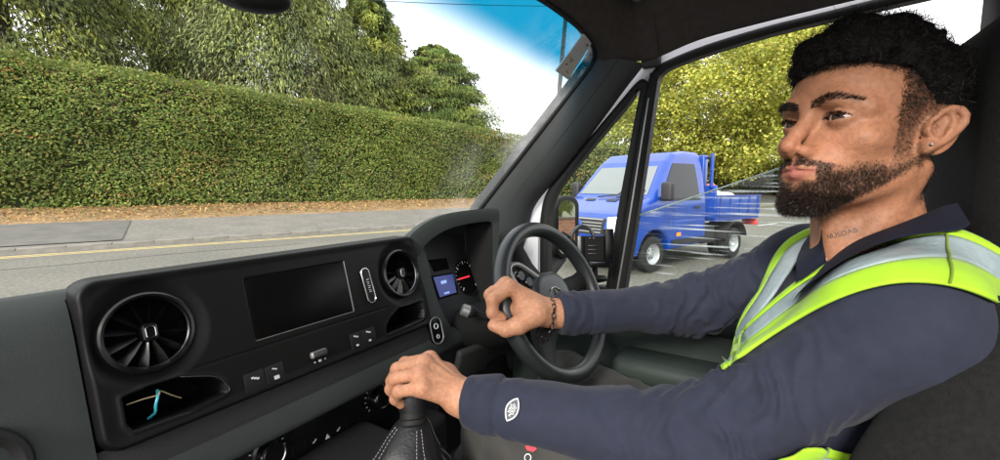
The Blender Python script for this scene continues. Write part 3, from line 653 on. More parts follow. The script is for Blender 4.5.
# -- head and neck
hc = np.array([h2w((x, y, z)) for x in (-0.1, 0.1) for y in (-0.11, 0.13) for z in (-0.2, 0.13)])
v1, q1 = surf(sd_headneck, hc.min(0), hc.max(0), 0.0016)
keep = v1[q1].mean(1)[:, 2] > hc.min(0)[2] + 0.01
q1 = q1[keep]
allL = [w for k in LH.values() for w in k[0]] + [WR_L]; allR = [w for k in RH.values() for w in k[0]] + [WR_R]
lo, hi = box_of(allL, 0.035); v2, q2 = surf(lambda p: sd_hand(p, LH, WR_L, EL_L, bL), lo, hi, 0.0014)
lo, hi = box_of(allR, 0.035); v3, q3 = surf(lambda p: sd_hand(p, RH, WR_R, EL_R, bR), lo, hi, 0.0014)
lo, hi = box_of([SH_L, SH_R, EL_L, EL_R, WR_L, WR_R, HIP_L, HIP_R, KN_L, KN_R, AN_L, AN_R], 0.22); v4, q4 = surf(sd_core, lo, hi, 0.008)
# colours
def skin_cols(v):
    base = np.array([0.295, 0.132, 0.072]); c = np.tile(base, (len(v), 1)) * (1 + 0.07 * wob(v.astype(np.float32), 14, 91) + 0.05 * wob(v.astype(np.float32), 45, 92))[:, None]; q = w2h(v); m = q.copy(); m[:, 0] = np.abs(m[:, 0])
    inb = (q[:, 2] > -0.3) & (np.abs(q[:, 0]) < 0.15) & (q[:, 1] > -0.2)
    def blob(cen, r, soft=0.35):
        d = np.sqrt((((m - np.array(cen)) / np.array(r)) ** 2).sum(1)); return np.clip((1 - d) / soft, 0, 1)
    def mixc(w, col): c[:] = c * (1 - w[:, None]) + np.array(col) * w[:, None]
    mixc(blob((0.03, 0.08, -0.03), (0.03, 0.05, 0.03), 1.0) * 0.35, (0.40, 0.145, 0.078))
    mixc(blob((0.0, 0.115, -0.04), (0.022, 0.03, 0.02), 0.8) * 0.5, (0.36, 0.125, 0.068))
    bw_ = np.clip(1 - np.abs(m[:, 2] - (0.0160 + 0.0072 * np.sin(np.clip((m[:, 0] - 0.006) / 0.050, 0, 1) * math.pi * 0.90))) / 0.0058, 0, 1) * (m[:, 0] > 0.008) * (m[:, 0] < 0.052) * (m[:, 1] > 0.03)
    mixc(bw_ * 0.6, (0.07, 0.035, 0.022))
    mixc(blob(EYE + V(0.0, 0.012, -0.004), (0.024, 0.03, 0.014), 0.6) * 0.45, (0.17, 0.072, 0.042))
    lip = np.clip((0.0042 - np.minimum(s_cap(m.astype(np.float32), (0, 0.0985, -0.0625), (0.0235, 0.086, -0.0665), 0.004, 0.0022), s_cap(m.astype(np.float32), (0, 0.0975, -0.0725), (0.0215, 0.086, -0.0685), 0.005, 0.0025))) / 0.003, 0, 1)
    mixc(lip * 0.85, (0.28, 0.088, 0.070))
    mixc(np.clip(beard_w(m), 0, 1) * 0.72, (0.060, 0.030, 0.018))
    mixc(np.clip(hair_w(m), 0, 1) * 0.85, (0.028, 0.015, 0.010))
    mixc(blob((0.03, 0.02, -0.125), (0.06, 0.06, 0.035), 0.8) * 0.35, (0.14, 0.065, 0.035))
    return c
def sst(x, a, b): t = np.clip((x - a) / (b - a), 0, 1); return t * t * (3 - 2 * t)
def beard_w(m):
    """beard area in mirrored head coordinates"""
    y, z, x = m[:, 1], m[:, 2], m[:, 0]
    up = -0.050 + 0.55 * np.clip(0.030 - y, -0.05, 0.1)                 # upper line climbs towards the ear
    up = np.where(y > 0.055, -0.0805 + (np.clip(x, 0, 0.05)) * 0.62, np.where(y > 0.03, -0.0805 + np.clip(x, 0, 0.05) * 0.62 + (0.055 - y) * 0.15, up))
    w = sst(up - z, -0.005, 0.018)
    low = -0.120 + 0.95 * np.clip(0.076 - y, 0, 0.075)                    # neck line
    w = w * sst(z - low, -0.008, 0.006)
    w = w * sst(y, -0.020, -0.004)
    mo = sst(0.0062 - np.abs(z - (-0.0560 - 0.25 * np.clip(x - 0.012, 0, 1))), -0.002, 0.003) * sst(0.032 - x, 0, 0.008) * (y > 0.06) * sst(x, 0.001, 0.004)
    gote = sst(0.008 - np.abs(x - 0.030), 0, 0.005) * (z < -0.056) * (z > -0.09) * (y > 0.05)
    w = np.maximum(w, np.maximum(mo, gote))
    lipz = ((z > -0.078) & (z < -0.060) & (x < 0.0245) & (y > 0.07))
    w = np.where(lipz, w * 0.0, w)
    side = sst(z, -0.07, -0.03) * sst(0.034 - y, 0, 0.014) * sst(y, -0.004, 0.008) * (z < 0.03)   # sideburn
    return np.maximum(w, side * 0.6)
def hair_w(m):
    y, z, x = m[:, 1], m[:, 2], m[:, 0]
    front = 0.060 + 0.18 * np.clip(0.085 - y, 0, 0.2) - 0.5 * np.clip(x - 0.045, 0, 1)
    w1 = sst(z - front, -0.003, 0.006) * (y > 0.02)
    side = sst(0.036 - y, -0.002, 0.020) * sst(z, -0.025, 0.055)
    back = sst(-0.03 - y, -0.01, 0.02) * sst(z, -0.10, -0.06)
    return np.maximum(w1, np.maximum(side, back)) * sst(0.0800 - x, 0.0, 0.003)
vs = [v1, v2, v3, v4]; qs = []; off = 0
for v, q in zip(vs, (q1, q2, q3, q4)): qs.append(q + off); off += len(v)
va = np.concatenate(vs); qa = np.concatenate(qs)
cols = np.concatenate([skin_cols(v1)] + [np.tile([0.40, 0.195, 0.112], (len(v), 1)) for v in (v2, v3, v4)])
hcol = cols[len(v1):len(v1) + len(v2) + len(v3)]
vv = np.concatenate([v2, v3]); hcol *= (1 + 0.10 * wob(vv.astype(np.float32), 22, 5))[:, None]
for H in (LH, RH):
    for nm in ('index', 'middle', 'ring', 'pinky'):
        for jj in H[nm][0][:2]:
            w = np.clip(1 - np.linalg.norm(vv - jj, axis=1) / 0.018, 0, 1)[:, None] * 0.55; hcol[:] = hcol * (1 - w) + np.array([0.34, 0.125, 0.068]) * w
mat('skin', (0.4, 0.2, 0.1), rough=0.54, spec=0.32, attr='tone', noise=(170, 0.16), bump=(420, 0.55, 0.0013), sss=0.10)
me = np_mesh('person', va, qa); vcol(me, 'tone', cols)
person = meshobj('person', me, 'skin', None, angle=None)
tag(person, 'bearded driver in navy polo and yellow hi-vis vest gripping steering wheel and gear lever', 'person')

# ---- eyes
mat('eyeball', (0.8, 0.8, 0.8), rough=0.12, spec=0.25, attr='tone')
for sx in (1, -1):
    m_ = MB(); c = h2w(EYE * V(sx, 1, 1)); g = unit(GAZE @ HA)
    n_ = 40; prof = [(EYE_R * HS * math.sin(math.pi * i / n_), EYE_R * HS * math.cos(math.pi * i / n_)) for i in range(n_ + 1)]
    m_.lathe(prof, c, g, 32); me = m_.mesh('eye')
    co = np.array([v.co[:] for v in me.vertices]); an = np.degrees(np.arccos(np.clip(((co - c) / (EYE_R * HS)) @ g, -1, 1)))
    cl = np.where((an < 13)[:, None], (0.004, 0.004, 0.004), np.where((an < 32)[:, None], (0.035, 0.016, 0.008), np.where((an < 35)[:, None], (0.02, 0.012, 0.01), (0.44, 0.39, 0.36))))
    vcol(me, 'tone', cl); meshobj('eye', me, 'eyeball', person, angle=None)
# ---- hair: strands as thin ribbons rooted on the skin
def strands(name, m, roots, dirs, lens, width, curl=0.0, grav=0.0, seg=4, jit=0.3, parent=person, seed=3):
    r = np.random.default_rng(seed); n = len(roots); d = dirs + r.normal(size=(n, 3)) * jit; d /= np.linalg.norm(d, axis=1)[:, None]
    side = np.cross(d, r.normal(size=(n, 3))); side /= np.linalg.norm(side, axis=1)[:, None]
    pts = [roots]; p = roots.copy(); step = (lens / seg)[:, None]
    for k in range(seg):
        ang = r.normal(size=(n, 3)) * curl; d = d + ang + np.array([0, 0, -grav]); d /= np.linalg.norm(d, axis=1)[:, None]; p = p + d * step; pts.append(p)
    V_ = []; 
    for k in range(seg + 1):
        w = width * (1 - 0.75 * k / seg); V_.append(pts[k] - side * w); V_.append(pts[k] + side * w)
    A = np.stack(V_, 1).reshape(-1, 3); q = []
    b = np.arange(n) * 2 * (seg + 1)
    for k in range(seg): q.append(np.stack([b + 2 * k, b + 2 * k + 1, b + 2 * k + 3, b + 2 * k + 2], 1))
    return meshobj(name, np_mesh(name, A, np.concatenate(q)), m, parent, angle=None)
fc = v1[q1]; fcen = fc.mean(1); fn = np.cross(fc[:, 2] - fc[:, 0], fc[:, 3] - fc[:, 1]); fa = np.linalg.norm(fn, axis=1) + 1e-12; fn = fn / fa[:, None]
mh = w2h(fcen); mhs = mh.copy(); mhs[:, 0] = np.abs(mh[:, 0])
def sample(w, n, seed=1):
    r = np.random.default_rng(seed); pr = w * fa; pr = pr / pr.sum(); i = r.choice(len(pr), n, p=pr); a, b = r.random((2, n, 1))
    q = fc[i]; return (q[:, 0] * (1 - a) + q[:, 1] * a) * (1 - b) + (q[:, 3] * (1 - a) + q[:, 2] * a) * b, fn[i], mh[i]
mat('hair_black', (0.0055, 0.0045, 0.004), rough=0.55, spec=0.22)
mat('beard_hair', (0.026, 0.014, 0.009), rough=0.45, spec=0.5)
# crown volume under the strands
def sd_haircap(p):
    q = ((p - np.float32(HO)) @ np.float32(HA.T)) / np.float32(HS)
    d = s_ell(q, (0, -0.018, 0.050), (0.081, 0.100, 0.100)); d = smin(d, s_ell(q, (0, 0.030, 0.095), (0.060, 0.064, 0.040)), 0.03)
    d = d - 0.006 * wob(q, 24, 3) - 0.0035 * wob(q, 55, 4)
    x, y, z = np.abs(q[:, 0]), q[:, 1], q[:, 2]
    line = 0.066 + 0.05 * np.clip(0.085 - y, 0, 0.05) - 1.1 * np.clip(0.022 - y, 0, 0.10) - 0.25 * np.clip(x - 0.04, 0, 1)
    cut = (np.maximum(line, -0.075) - z) * 0.7
    return smax(d, cut, 0.006) * HS
v5, q5 = surf(sd_haircap, hc.min(0) - 0.03, hc.max(0) + 0.04, 0.0035)
mat('hair_mass', (0.004, 0.0034, 0.003), rough=0.75, spec=0.15, bump=(160, 1.0, 0.004))
hair = meshobj('hair', np_mesh('hair', v5, q5), 'hair_mass', person, angle=None)
cv = v5[q5]; cc = cv.mean(1); cn = np.cross(cv[:, 2] - cv[:, 0], cv[:, 3] - cv[:, 1]); ca = np.linalg.norm(cn, axis=1) + 1e-12; cn /= ca[:, None]; ch = w2h(cc)
okh = (ch[:, 2] > 0.01) & ((ch @ V(0, 0, 1) - 0) > -0.05)
i = rng.choice(np.nonzero(okh)[0], 15000); rt = cc[i] - cn[i] * 0.004
tow = unit(HA[1] * 0.4 + HA[2] * 0.4)
strands('hair_curls', 'hair_black', rt + rng.normal(size=rt.shape) * 0.001, cn[i] * 0.9 + HA[1] * 0.25 + HA[2] * 0.15, 0.010 + 0.026 * rng.random(len(i)) ** 2, 0.00045, curl=0.75, seg=6, jit=0.55, seed=5)
# faded sides
ws = hair_w(mhs) * (mh[:, 2] < 0.09); r_, n_, l_ = sample(ws, 14000, 2)
strands('side_hair', 'hair_black', r_, n_ * 0.5 - HA[2] * 0.55 - HA[1] * 0.35, 0.003 + 0.004 * rng.random(len(r_)) + 0.006 * sst(l_[:, 2], 0.0, 0.06), 0.00024, seg=2, jit=0.3, seed=6)
wf = np.where((hair_w(mhs) > 0.08) & (mhs[:, 1] > 0.025), 1.0, 0.0) * (mhs[:, 2] < 0.085); r_, n_, l_ = sample(wf, 2600, 22)
strands('hairline', 'hair_black', r_, n_ * 0.8 + HA[1] * 0.1 + HA[2] * 0.1, 0.004 + 0.010 * rng.random(len(r_)), 0.00028, curl=0.35, seg=3, jit=0.5, seed=26)
# beard
wb = beard_w(mhs) ** 1.6; wb = np.where(wb > 0.03, wb, 0); r_, n_, l_ = sample(wb, 17000, 3)
ln = 0.0035 + 0.0025 * sst(l_[:, 1], 0.02, 0.08) * sst(-l_[:, 2], 0.075, 0.10) + 0.003 * rng.random(len(r_))
ln *= np.where((l_[:, 2] > -0.062) & (l_[:, 1] > 0.07), 0.8, 1.0); ln *= 0.45 + 0.55 * sst(l_[:, 1], 0.0, 0.05)
strands('beard', 'beard_hair', r_, n_ * 0.7 - HA[2] * 0.5 + HA[1] * 0.15, ln, 0.00024, curl=0.18, seg=3, jit=0.3, seed=7)
r_, n_, l_ = sample(np.where((mhs[:, 2] < -0.092) & (mhs[:, 1] > 0.045), wb, 0), 3500, 4)
strands('beard', 'hair_black', r_, n_ * 0.75 - HA[2] * 0.55 + HA[1] * 0.2, 0.0045 + 0.0055 * rng.random(len(r_)), 0.00026, curl=0.25, seg=4, jit=0.25, seed=8)
# eyebrows
for sx in (1, -1):
    x, y, z = mhs[:, 0], mhs[:, 1], mhs[:, 2]
    zc = 0.0160 + 0.0072 * np.sin(np.clip((x - 0.006) / 0.050, 0, 1) * math.pi * 0.90)
    th = 0.0052 * np.clip(1.15 - np.abs(x - 0.022) / 0.034, 0.25, 1)
    w = (np.abs(z - zc) < th) * (x > 0.008) * (x < 0.054) * (np.sign(mh[:, 0]) == sx) * (y > 0.03)
    r_, n_, l_ = sample(w.astype(float) + 0.0, 620, 9 + sx)
    strands('eyebrow', 'hair_black', r_, n_ * 0.35 + HA[0] * sx * 0.9 + HA[2] * 0.25, 0.004 + 0.004 * rng.random(len(r_)), 0.00024, seg=3, jit=0.28, seed=12)
# lashes
for sx in (1, -1):
    t = rng.uniform(-1, 1, 160); e = EYE + np.stack([t * 0.0135, np.sqrt(np.clip(0.0158 ** 2 - (t * 0.0135) ** 2 - 0.0045 ** 2, 1e-6, 1)), 0.0043 * (1 - np.abs(t) ** 2.2) + 0.0006 * t], 1)
    e[:, 0] *= sx
    strands('eyelash', 'hair_black', h2w(e), np.tile(HA[1] + HA[2] * 0.35, (160, 1)) + np.outer(t * sx, HA[0]) * 0.6, np.full(160, 0.0065), 0.00025, seg=2, jit=0.12, seed=13)
# ---- clothes
def arm_folds(p, S, E, W, seed):
    a1 = np.float32(E - S); L1 = float(np.linalg.norm(a1)); a1 = a1 / L1
    q = p - np.float32(S); t1 = q @ a1
    a2 = np.float32(W - E); L2 = float(np.linalg.norm(a2)); a2 = a2 / L2; t2 = (p - np.float32(E)) @ a2
    n = wob(p, 7.5, seed) + 0.5 * wob(p, 15, seed + 1)
    side = np.float32(unit(np.cross(a1, V(0, 0, 1)))); up = np.float32(np.cross(side, a1)); th = np.arctan2(q @ side, q @ up)
    f1 = np.sin(2 * math.pi * (t1 * 17 + 0.55 * th + 0.60 * n)); f1 = 1 - np.abs(f1) * 1.25
    f2 = np.sin(2 * math.pi * (t2 * 15 + 0.35 * th + 0.50 * n + 0.3)); f2 = 1 - np.abs(f2) * 1.25
    w1 = np.clip(1 - np.abs(t1 - L1 * 0.60) / 0.16, 0, 1); w2 = np.clip(1 - np.abs(t2 - 0.02) / 0.13, 0, 1) + 0.55 * np.clip(1 - np.abs(t2 - L2 * 0.86) / 0.07, 0, 1)
    return 0.0075 * f1 * w1 * (0.6 + 0.4 * n) + 0.0060 * f2 * w2 * (t2 > -0.06) + 0.0030 * n
def sleeve_end(p, E, W, back):
    a = np.float32(unit(W - E)); return (p - np.float32(W)) @ a + back
def sd_sleeve(p, S, E, W, r, seed, cut):
    d = sd_arm(p, S, E, W, r, 0.0085, 0.04) - arm_folds(p, S, E, W, seed)
    a = np.float32(unit(W - E)); t = (p - np.float32(W)) @ a + cut                      # 0 at the cuff edge, negative towards the elbow
    d = d - 0.0016 * ((t > -0.052) & (t < 0))                                           # doubled cuff
    d = d + 0.0022 * np.exp(-((t + 0.053) / 0.0025) ** 2)                               # seam of the cuff
    return smax(d, t, 0.003)
def sd_shirt(p):
    d = sd_torso(p, 0.006) - 0.0035 * wob(p, 5, 21) - 0.0022 * (1 - np.abs(wob(p, 9, 22)) * 2)
    d = smin(d, sd_sleeve(p, SH_L, EL_L, WR_L, ARM_L, 31, 0.004), 0.035)
    d = smin(d, sd_sleeve(p, SH_R, EL_R, WR_R, ARM_R, 41, 0.012), 0.035)
    seamc = np.float32(SH_L + unit(SH_R - SH_L) * 0.020); sn = np.float32(unit(unit(SH_L - SH_R) + 0.55 * unit(EL_L - SH_L)))
    sd = (p - seamc) @ sn; near = np.sqrt(((p - np.float32(SH_L)) ** 2).sum(1)) < 0.16
    d = d + np.where(near, 0.0014 * np.exp(-(sd / 0.0022) ** 2), 0)
    return smax(d, np.float32(HIP[2] - 0.06) - p[:, 2], 0.01)
lo, hi = box_of([SH_L, SH_R, EL_L, EL_R, WR_L, WR_R, HIP_L, HIP_R, NECK[1]], 0.13)
vS, qS = surf(sd_shirt, lo, hi, 0.0038)
def cloth_mat(name, col, rough=0.85, sheen=0.25, weave=1400, bump=(260, 0.25, 0.0012), noise=(60, 0.18)):
    m = mat(name, col, rough=rough, sheen=sheen, spec=0.2, noise=noise, bump=(weave, 0.5, 0.0006)); return m
cloth_mat('navy_cloth', (0.019, 0.022, 0.038), sheen=0.05); cloth_mat('collar_cloth', (0.007, 0.009, 0.020), sheen=0.0)
shirt = meshobj('polo_shirt', np_mesh('polo_shirt', vS, qS), 'navy_cloth', person, angle=None)
bvS = BVHTree.FromPolygons([tuple(x) for x in vS], [tuple(int(i) for i in x) for x in qS])
def on_shirt(px, py, lift, dg=0.5):
    D = cF + (px - 500) / FPX * cR + (230 - py) / FPX * cU; D = unit(D)
    h, n, i, ds = bvS.ray_cast(Vector(CAM), Vector(D))
    if h is None or ds > 1.6:
        h, n, i, ds = bvS.find_nearest(Vector(P(px, py, dg)))
    n = np.array(n); n = n if n @ D < 0.3 else -n
    return np.array(h) + n * lift
def strip(name, A, B, m, parent, lift=0.006, nu=40, nv=7, thick=0.0015, dg=0.5):
    """cloth strip lying on the shirt between two outlines"""
    a = bez([V(*q, 0) for q in A], nu); b = bez([V(*q, 0) for q in B], nu); top = []
    for i in range(nu + 1):
        row = []
        for j in range(nv + 1):
            q = a[i] + (b[i] - a[i]) * j / nv; w = on_shirt(q[0], q[1], lift, dg); row.append(w + unit(CAM - w) * (0.0022 * float(wob(w[None].astype(np.float32), 16, 77)[0]) + 0.0012 * float(wob(w[None].astype(np.float32), 34, 78)[0])))
        top.append(row)
    T = np.array(top)
    for _ in range(2):                                                                   # relax
        S = T.copy(); S[1:-1] = T[1:-1] * 0.5 + (T[:-2] + T[2:]) * 0.25; T = S
    m_ = MB(); n2 = nv + 1
    m_.add(list(T.reshape(-1, 3)), [(i * n2 + j, (i + 1) * n2 + j, (i + 1) * n2 + j + 1, i * n2 + j + 1) for i in range(nu) for j in range(nv)])
    o = m_.build(name, m, parent, angle=60)
    sm = o.modifiers.new('thickness', 'SOLIDIFY'); sm.thickness = thick * 2; sm.offset = 0
    return o
cloth_mat('hivis_yellow', (0.30, 0.53, 0.02), rough=0.7, sheen=0.1, noise=(40, 0.12)); mat('reflective_grey', (0.25, 0.31, 0.33), rough=0.42, spec=0.6, noise=(30, 0.15), bump=(90, 0.5, 0.003))
_vA = [(1005, 262), (975, 243), (945, 234), (900, 241), (855, 256), (808, 280), (766, 314), (736, 344), (722, 362)]
_vB = [(1008, 268), (977, 250), (945, 240), (900, 246.5), (856, 262), (810, 285), (767, 317), (736, 346), (722, 363)]
_vC = [(1012, 296), (980, 274), (945, 263), (893, 267), (845, 281), (803, 304), (765, 332), (739, 352), (724, 365)]
_vD = [(1012, 316), (980, 300), (945, 289), (900, 286), (858, 295), (818, 313), (777, 338), (748, 357), (728, 370)]
vest = strip('hivis_vest', _vC, _vD, 'hivis_yellow', person, lift=0.006)
strip('neck_binding', _vA, _vB, 'hivis_yellow', vest, lift=0.008, nv=3)
strip('reflective_band', _vB, _vC, 'reflective_grey', vest, lift=0.0065)
_wA = [(838, 224), (812, 231), (788, 244), (774, 264), (762, 290), (742, 322), (720, 360)]
_wB = [(838, 229), (815, 237), (793, 250), (779, 270), (766, 294), (745, 325), (722, 362)]
_wC = [(838, 240), (820, 247), (803, 261), (789, 280), (774, 302), (750, 330), (724, 363)]
strip('front_edge', _wA, _wB, 'hivis_yellow', vest, lift=0.007, nv=3, dg=0.7)
strip('reflective_band', _wB, _wC, 'reflective_grey', vest, lift=0.0065, nv=5, dg=0.7)
_bA = [(735, 470), (770, 452), (809, 438), (840, 446), (872, 456)]; _bB = [(735, 474), (775, 462), (815, 452), (845, 456), (875, 462)]; _bC = [(740, 500), (780, 490), (820, 482), (850, 482), (880, 482)]
strip('side_panel', _bA, _bB, 'hivis_yellow', vest, lift=0.014, dg=0.6)
strip('reflective_band', _bB, _bC, 'reflective_grey', vest, lift=0.013, dg=0.6)
m_ = MB(); m_.tube([on_shirt(945 + 1.0 * math.sin(k), 235 + 5.4 * k, 0.0095) for k in range(11)], 0.0011, 6); mat('seam_thread', (0.16, 0.25, 0.02), rough=0.8); m_.build('shoulder_seam', 'seam_thread', vest)
# collar: lies on the neck along its top edge and folds over on to the shirt
bvN = BVHTree.FromPolygons([tuple(x) for x in v1], [tuple(int(i) for i in x) for x in q1])
def ray_any(px, py, lift, bvs, dg):
    D = unit(cF + (px - 500) / FPX * cR + (230 - py) / FPX * cU); best = None
    for bv in bvs:
        h, n, i, ds = bv.ray_cast(Vector(CAM), Vector(D))
        if h is not None and ds < 1.3 and (best is None or ds < best[2]): best = (np.array(h), np.array(n), ds)
    if best is None: return P(px, py, dg)
    n = best[1] if best[1] @ D < 0 else -best[1]; return best[0] + n * lift
def collar(top, low, dg, nm='collar'):
    a = bez([V(*q, 0) for q in top], 30); b = bez([V(*q, 0) for q in low], 30); rings = []
    for i in range(31):
        t = ray_any(a[i][0], a[i][1], 0.006, (bvN, bvS), dg); l_ = ray_any(b[i][0], b[i][1], 0.017, (bvS,), dg); inw = t - (CAM - t) * 0 
        out = unit(CAM - t); mid = t * 0.55 + l_ * 0.45 + out * 0.006
        rings.append([t - out * 0.012 - V(0, 0, 0.02), t, t + out * 0.004 + V(0, 0, 0.001), mid, l_ + out * 0.001, l_ - out * 0.008])
    R = np.array(rings)
    for _ in range(3): S = R.copy(); S[1:-1] = R[1:-1] * 0.5 + (R[:-2] + R[2:]) * 0.25; R = S
    m_ = MB(); m_.loft([list(q) for q in R], closed=False); o = m_.build(nm, 'collar_cloth', shirt, angle=75); sb = o.modifiers.new('soft', 'SUBSURF'); sb.levels = 1; sb.render_levels = 2
collar([(957, 203), (944, 206), (905, 219), (865, 237), (842, 251), (829, 265)], [(966, 238), (952, 243), (908, 251), (862, 268), (826, 291), (804, 308)], 0.55)
collar([(830, 266), (828, 254), (826, 242), (825, 230)], [(806, 292), (803, 272), (808, 252), (818, 236)], 0.66)
# white undershirt seen at the open neck
mat('white_cotton', (0.62, 0.58, 0.56), rough=0.9, bump=(900, 0.4, 0.0006))
strip('undershirt', [(821, 256), (827, 253), (833, 251)], [(823, 265), (829, 263), (835, 258)], 'white_cotton', shirt, lift=0.006, nu=8, nv=3, dg=0.68)
# trousers
def sd_trousers(p):
    d = None
    for k_, (h, k, a) in enumerate(((HIP_L, KN_L, AN_L), (HIP_R, KN_R, AN_R))):
        e = s_cap(p, h, k, 0.092, 0.068); e = smin(e, s_cap(p, k, a, 0.066, 0.055), 0.03)
        q = p - np.float32(h); ax = np.float32(unit(k - h)); t = q @ ax
        e = e - 0.004 * (1 - 1.4 * np.abs(np.sin(2 * math.pi * (t * 6 + 0.7 * wob(p, 4, 60 + k_))))) * np.clip(t / 0.2, 0, 1) - 0.003 * wob(p, 8, 70)
        d = e if d is None else smin(d, e, 0.03)
    return smin(d, s_ell(p, HIP, (0.18, 0.135, 0.13)), 0.04)
lo, hi = box_of([HIP_L, HIP_R, KN_L, KN_R, AN_L, AN_R], 0.16); vT, qT = surf(sd_trousers, lo, hi, 0.006)
cloth_mat('trouser_cloth', (0.046, 0.045, 0.042), sheen=0.04, noise=(20, 0.3))
tr_o = meshobj('trousers', np_mesh('trousers', vT, qT), 'trouser_cloth', person, angle=None)
bvT = BVHTree.FromPolygons([tuple(x) for x in vT], [tuple(int(i) for i in x) for x in qT])
def on_bvh(bv, px, py, lift):
    D = unit(cF + (px - 500) / FPX * cR + (230 - py) / FPX * cU); h, n, i, ds = bv.ray_cast(Vector(CAM), Vector(D))
    return (np.array(h) + np.array(n) * lift, np.array(n)) if h is not None else (None, None)
mat('red_tag', (0.55, 0.03, 0.05), rough=0.7); mat('white_thread', (0.75, 0.75, 0.75), rough=0.7); mat('badge_grey', (0.06, 0.065, 0.075), rough=0.7)
# sleeve badge: pointed oval patch with a white border
def badge():
    c, n = on_bvh(bvS, 512.5, 409.5, 0.0015); e1, _ = on_bvh(bvS, 518, 398.5, 0.0015); ey = e1 - c; L = np.linalg.norm(ey)
    ey = unit(ey - n * (ey @ n)); ex = np.cross(ey, n)
    def lens(L, w, k=14):
        up = [(w * math.sin(math.pi * i / k) ** 0.85, -L + 2 * L * i / k) for i in range(k + 1)]; return [(-x, y) for x, y in up[1:-1]][::-1] , up
    def poly(L, w): a, b = lens(L, w); return b + a
    def put(x, y, z):
        q = c + x * ex + y * ey; h, nn, i, ds = bvS.find_nearest(Vector(q)); return np.array(h) + np.array(nn) * z
    fr = (c, np.stack([ex, ey, n]))
    m_ = MB(); pl = poly(L, L * 0.52); k = len(pl); m_.add([put(x, y, 0.0012) for x, y in pl] + [put(0, 0, 0.0012)], [(i, (i + 1) % k, k) for i in range(k)])
    b = m_.build('sleeve_badge', 'badge_grey', shirt)
    m_ = MB(); m_.tube([put(x, y, 0.0016) for x, y in pl], 0.0009, 6, closed=True); m_.build('badge_border', 'white_thread', b) if False else m_.build('badge_border', 'white_thread', shirt)
    m_ = MB(); rb = random.Random(5)
    for row in (-0.22, 0.0, 0.22):
        for k in range(9):
            y0 = (-0.55 + 0.125 * k) * L; x0 = row * L * 0.9; t = rb.uniform(-0.5, 0.5); h = 0.09 * L
            if abs(row) > 0.1 and abs(y0) > 0.42 * L: continue
            p0, p1 = put(x0 - h, y0 - h * t, 0.0018), put(x0 + h, y0 + h * t, 0.0018); m_.tube([p0, p1], 0.00042, 4)
    m_.build('badge_stitching', 'white_thread', shirt)
badge()
def trouser_mark(name, pts, m):
    q = [on_bvh(bvT, px, py, 0.002)[0] for px, py in pts]
    if any(w is None for w in q): return
    m_ = MB(); m_.add(q, [tuple(range(len(q)))]); m_.build(name, m, tr_o, smooth=False)
trouser_mark('red_label', [(525, 446), (534, 444.5), (537, 449), (533, 452), (527, 450)], 'red_tag')
q = [on_bvh(bvT, 528 + 3.2 * math.cos(t), 457.5 - 3.6 * math.sin(t), 0.002)[0] for t in np.linspace(0, 6.28, 14, endpoint=False)]
if all(w is not None for w in q): m_ = MB(); m_.tube(q, 0.0007, 5, closed=True); m_.build('printed_letter', 'white_thread', tr_o)
# bracelet of dark metal links and the ear stud
mat('dark_steel', (0.10, 0.095, 0.085), rough=0.3, metal=1.0); mat('steel', (0.55, 0.55, 0.55), rough=0.25, metal=1.0)
aR = unit(WR_R - EL_R); O_, A_ = frame(WR_R + aR * 0.012 - cU * 0.004, cU, aR + 0.25 * cU)
br = None; m_ = MB(); nl = 26
for k in range(nl):
    an = 2 * math.pi * k / nl; c = O_ + 0.0410 * math.cos(an) * A_[0] + 0.0375 * math.sin(an) * A_[1] - (0.006 * A_[0])
    t = unit(-math.sin(an) * A_[0] + math.cos(an) * A_[1]); s = A_[2] if k % 2 else unit(np.cross(t, A_[2]))
    m_.tube([c + 0.0052 * math.cos(b) * t + 0.0036 * math.sin(b) * s for b in np.linspace(0, 2 * math.pi, 10, endpoint=False)], 0.0013, 5, closed=True)
m_.build('bracelet', 'dark_steel', person)
m_ = MB(); c = h2w(ear_pt(0.004, -0.029, 0.0125)); m_.lathe([(0.0, 0.0022), (0.0013, 0.0018), (0.0022, 0.0), (0.0014, -0.0018), (0.0, -0.002)], c, EN @ HA, 8)
mat('diamond', (0.9, 0.9, 0.92), rough=0.05, metal=0.9); m_.build('ear_stud', 'diamond', person, smooth=False)
# tattoo lettering on the neck
mat('tattoo_ink', (0.035, 0.028, 0.028), rough=0.6)
def tattoo():
    c, n = on_bvh(bvN, 841, 234, 0)
    if c is None: return
    e1, _ = on_bvh(bvN, 849, 232, 0); ex = unit(e1 - c); ey = np.cross(n, ex)
    if ey @ cU < 0: ey = -ey
    text_obj('NUSDAB', 0.0095, (c, np.stack([ex, ey, n])), 'tattoo_ink', person, 'tattoo', warp=lambda q: (lambda h: h[0] + h[1] * 0.0004)(bvN.find_nearest(Vector(q))))
tattoo()
# ------------------------------------------------------------------ the van the picture is taken in
mat('soft_dash', (0.029, 0.035, 0.033), rough=0.62, spec=0.35, noise=(25, 0.12), bump=(1100, 0.55, 0.0010))
mat('band_grey', (0.020, 0.020, 0.020), rough=0.7, spec=0.3, bump=(700, 0.6, 0.0012))
mat('panel_black', (0.0036, 0.0036, 0.0038), rough=0.5, spec=0.22, noise=(14, 0.25), bump=(1600, 0.10, 0.0004))
mat('gloss_black', (0.004, 0.004, 0.0045), rough=0.22, spec=0.4)
mat('screen_black', (0.0025, 0.0025, 0.003), rough=0.30, spec=0.12)
mat('matt_black', (0.007, 0.007, 0.007), rough=0.65, spec=0.3)
mat('deep_black', (0.002, 0.002, 0.002), rough=0.9, spec=0.1)
mat('chrome', (0.55, 0.55, 0.54), rough=0.16, metal=1.0)
mat('dark_chrome', (0.10, 0.10, 0.11), rough=0.28, metal=1.0)
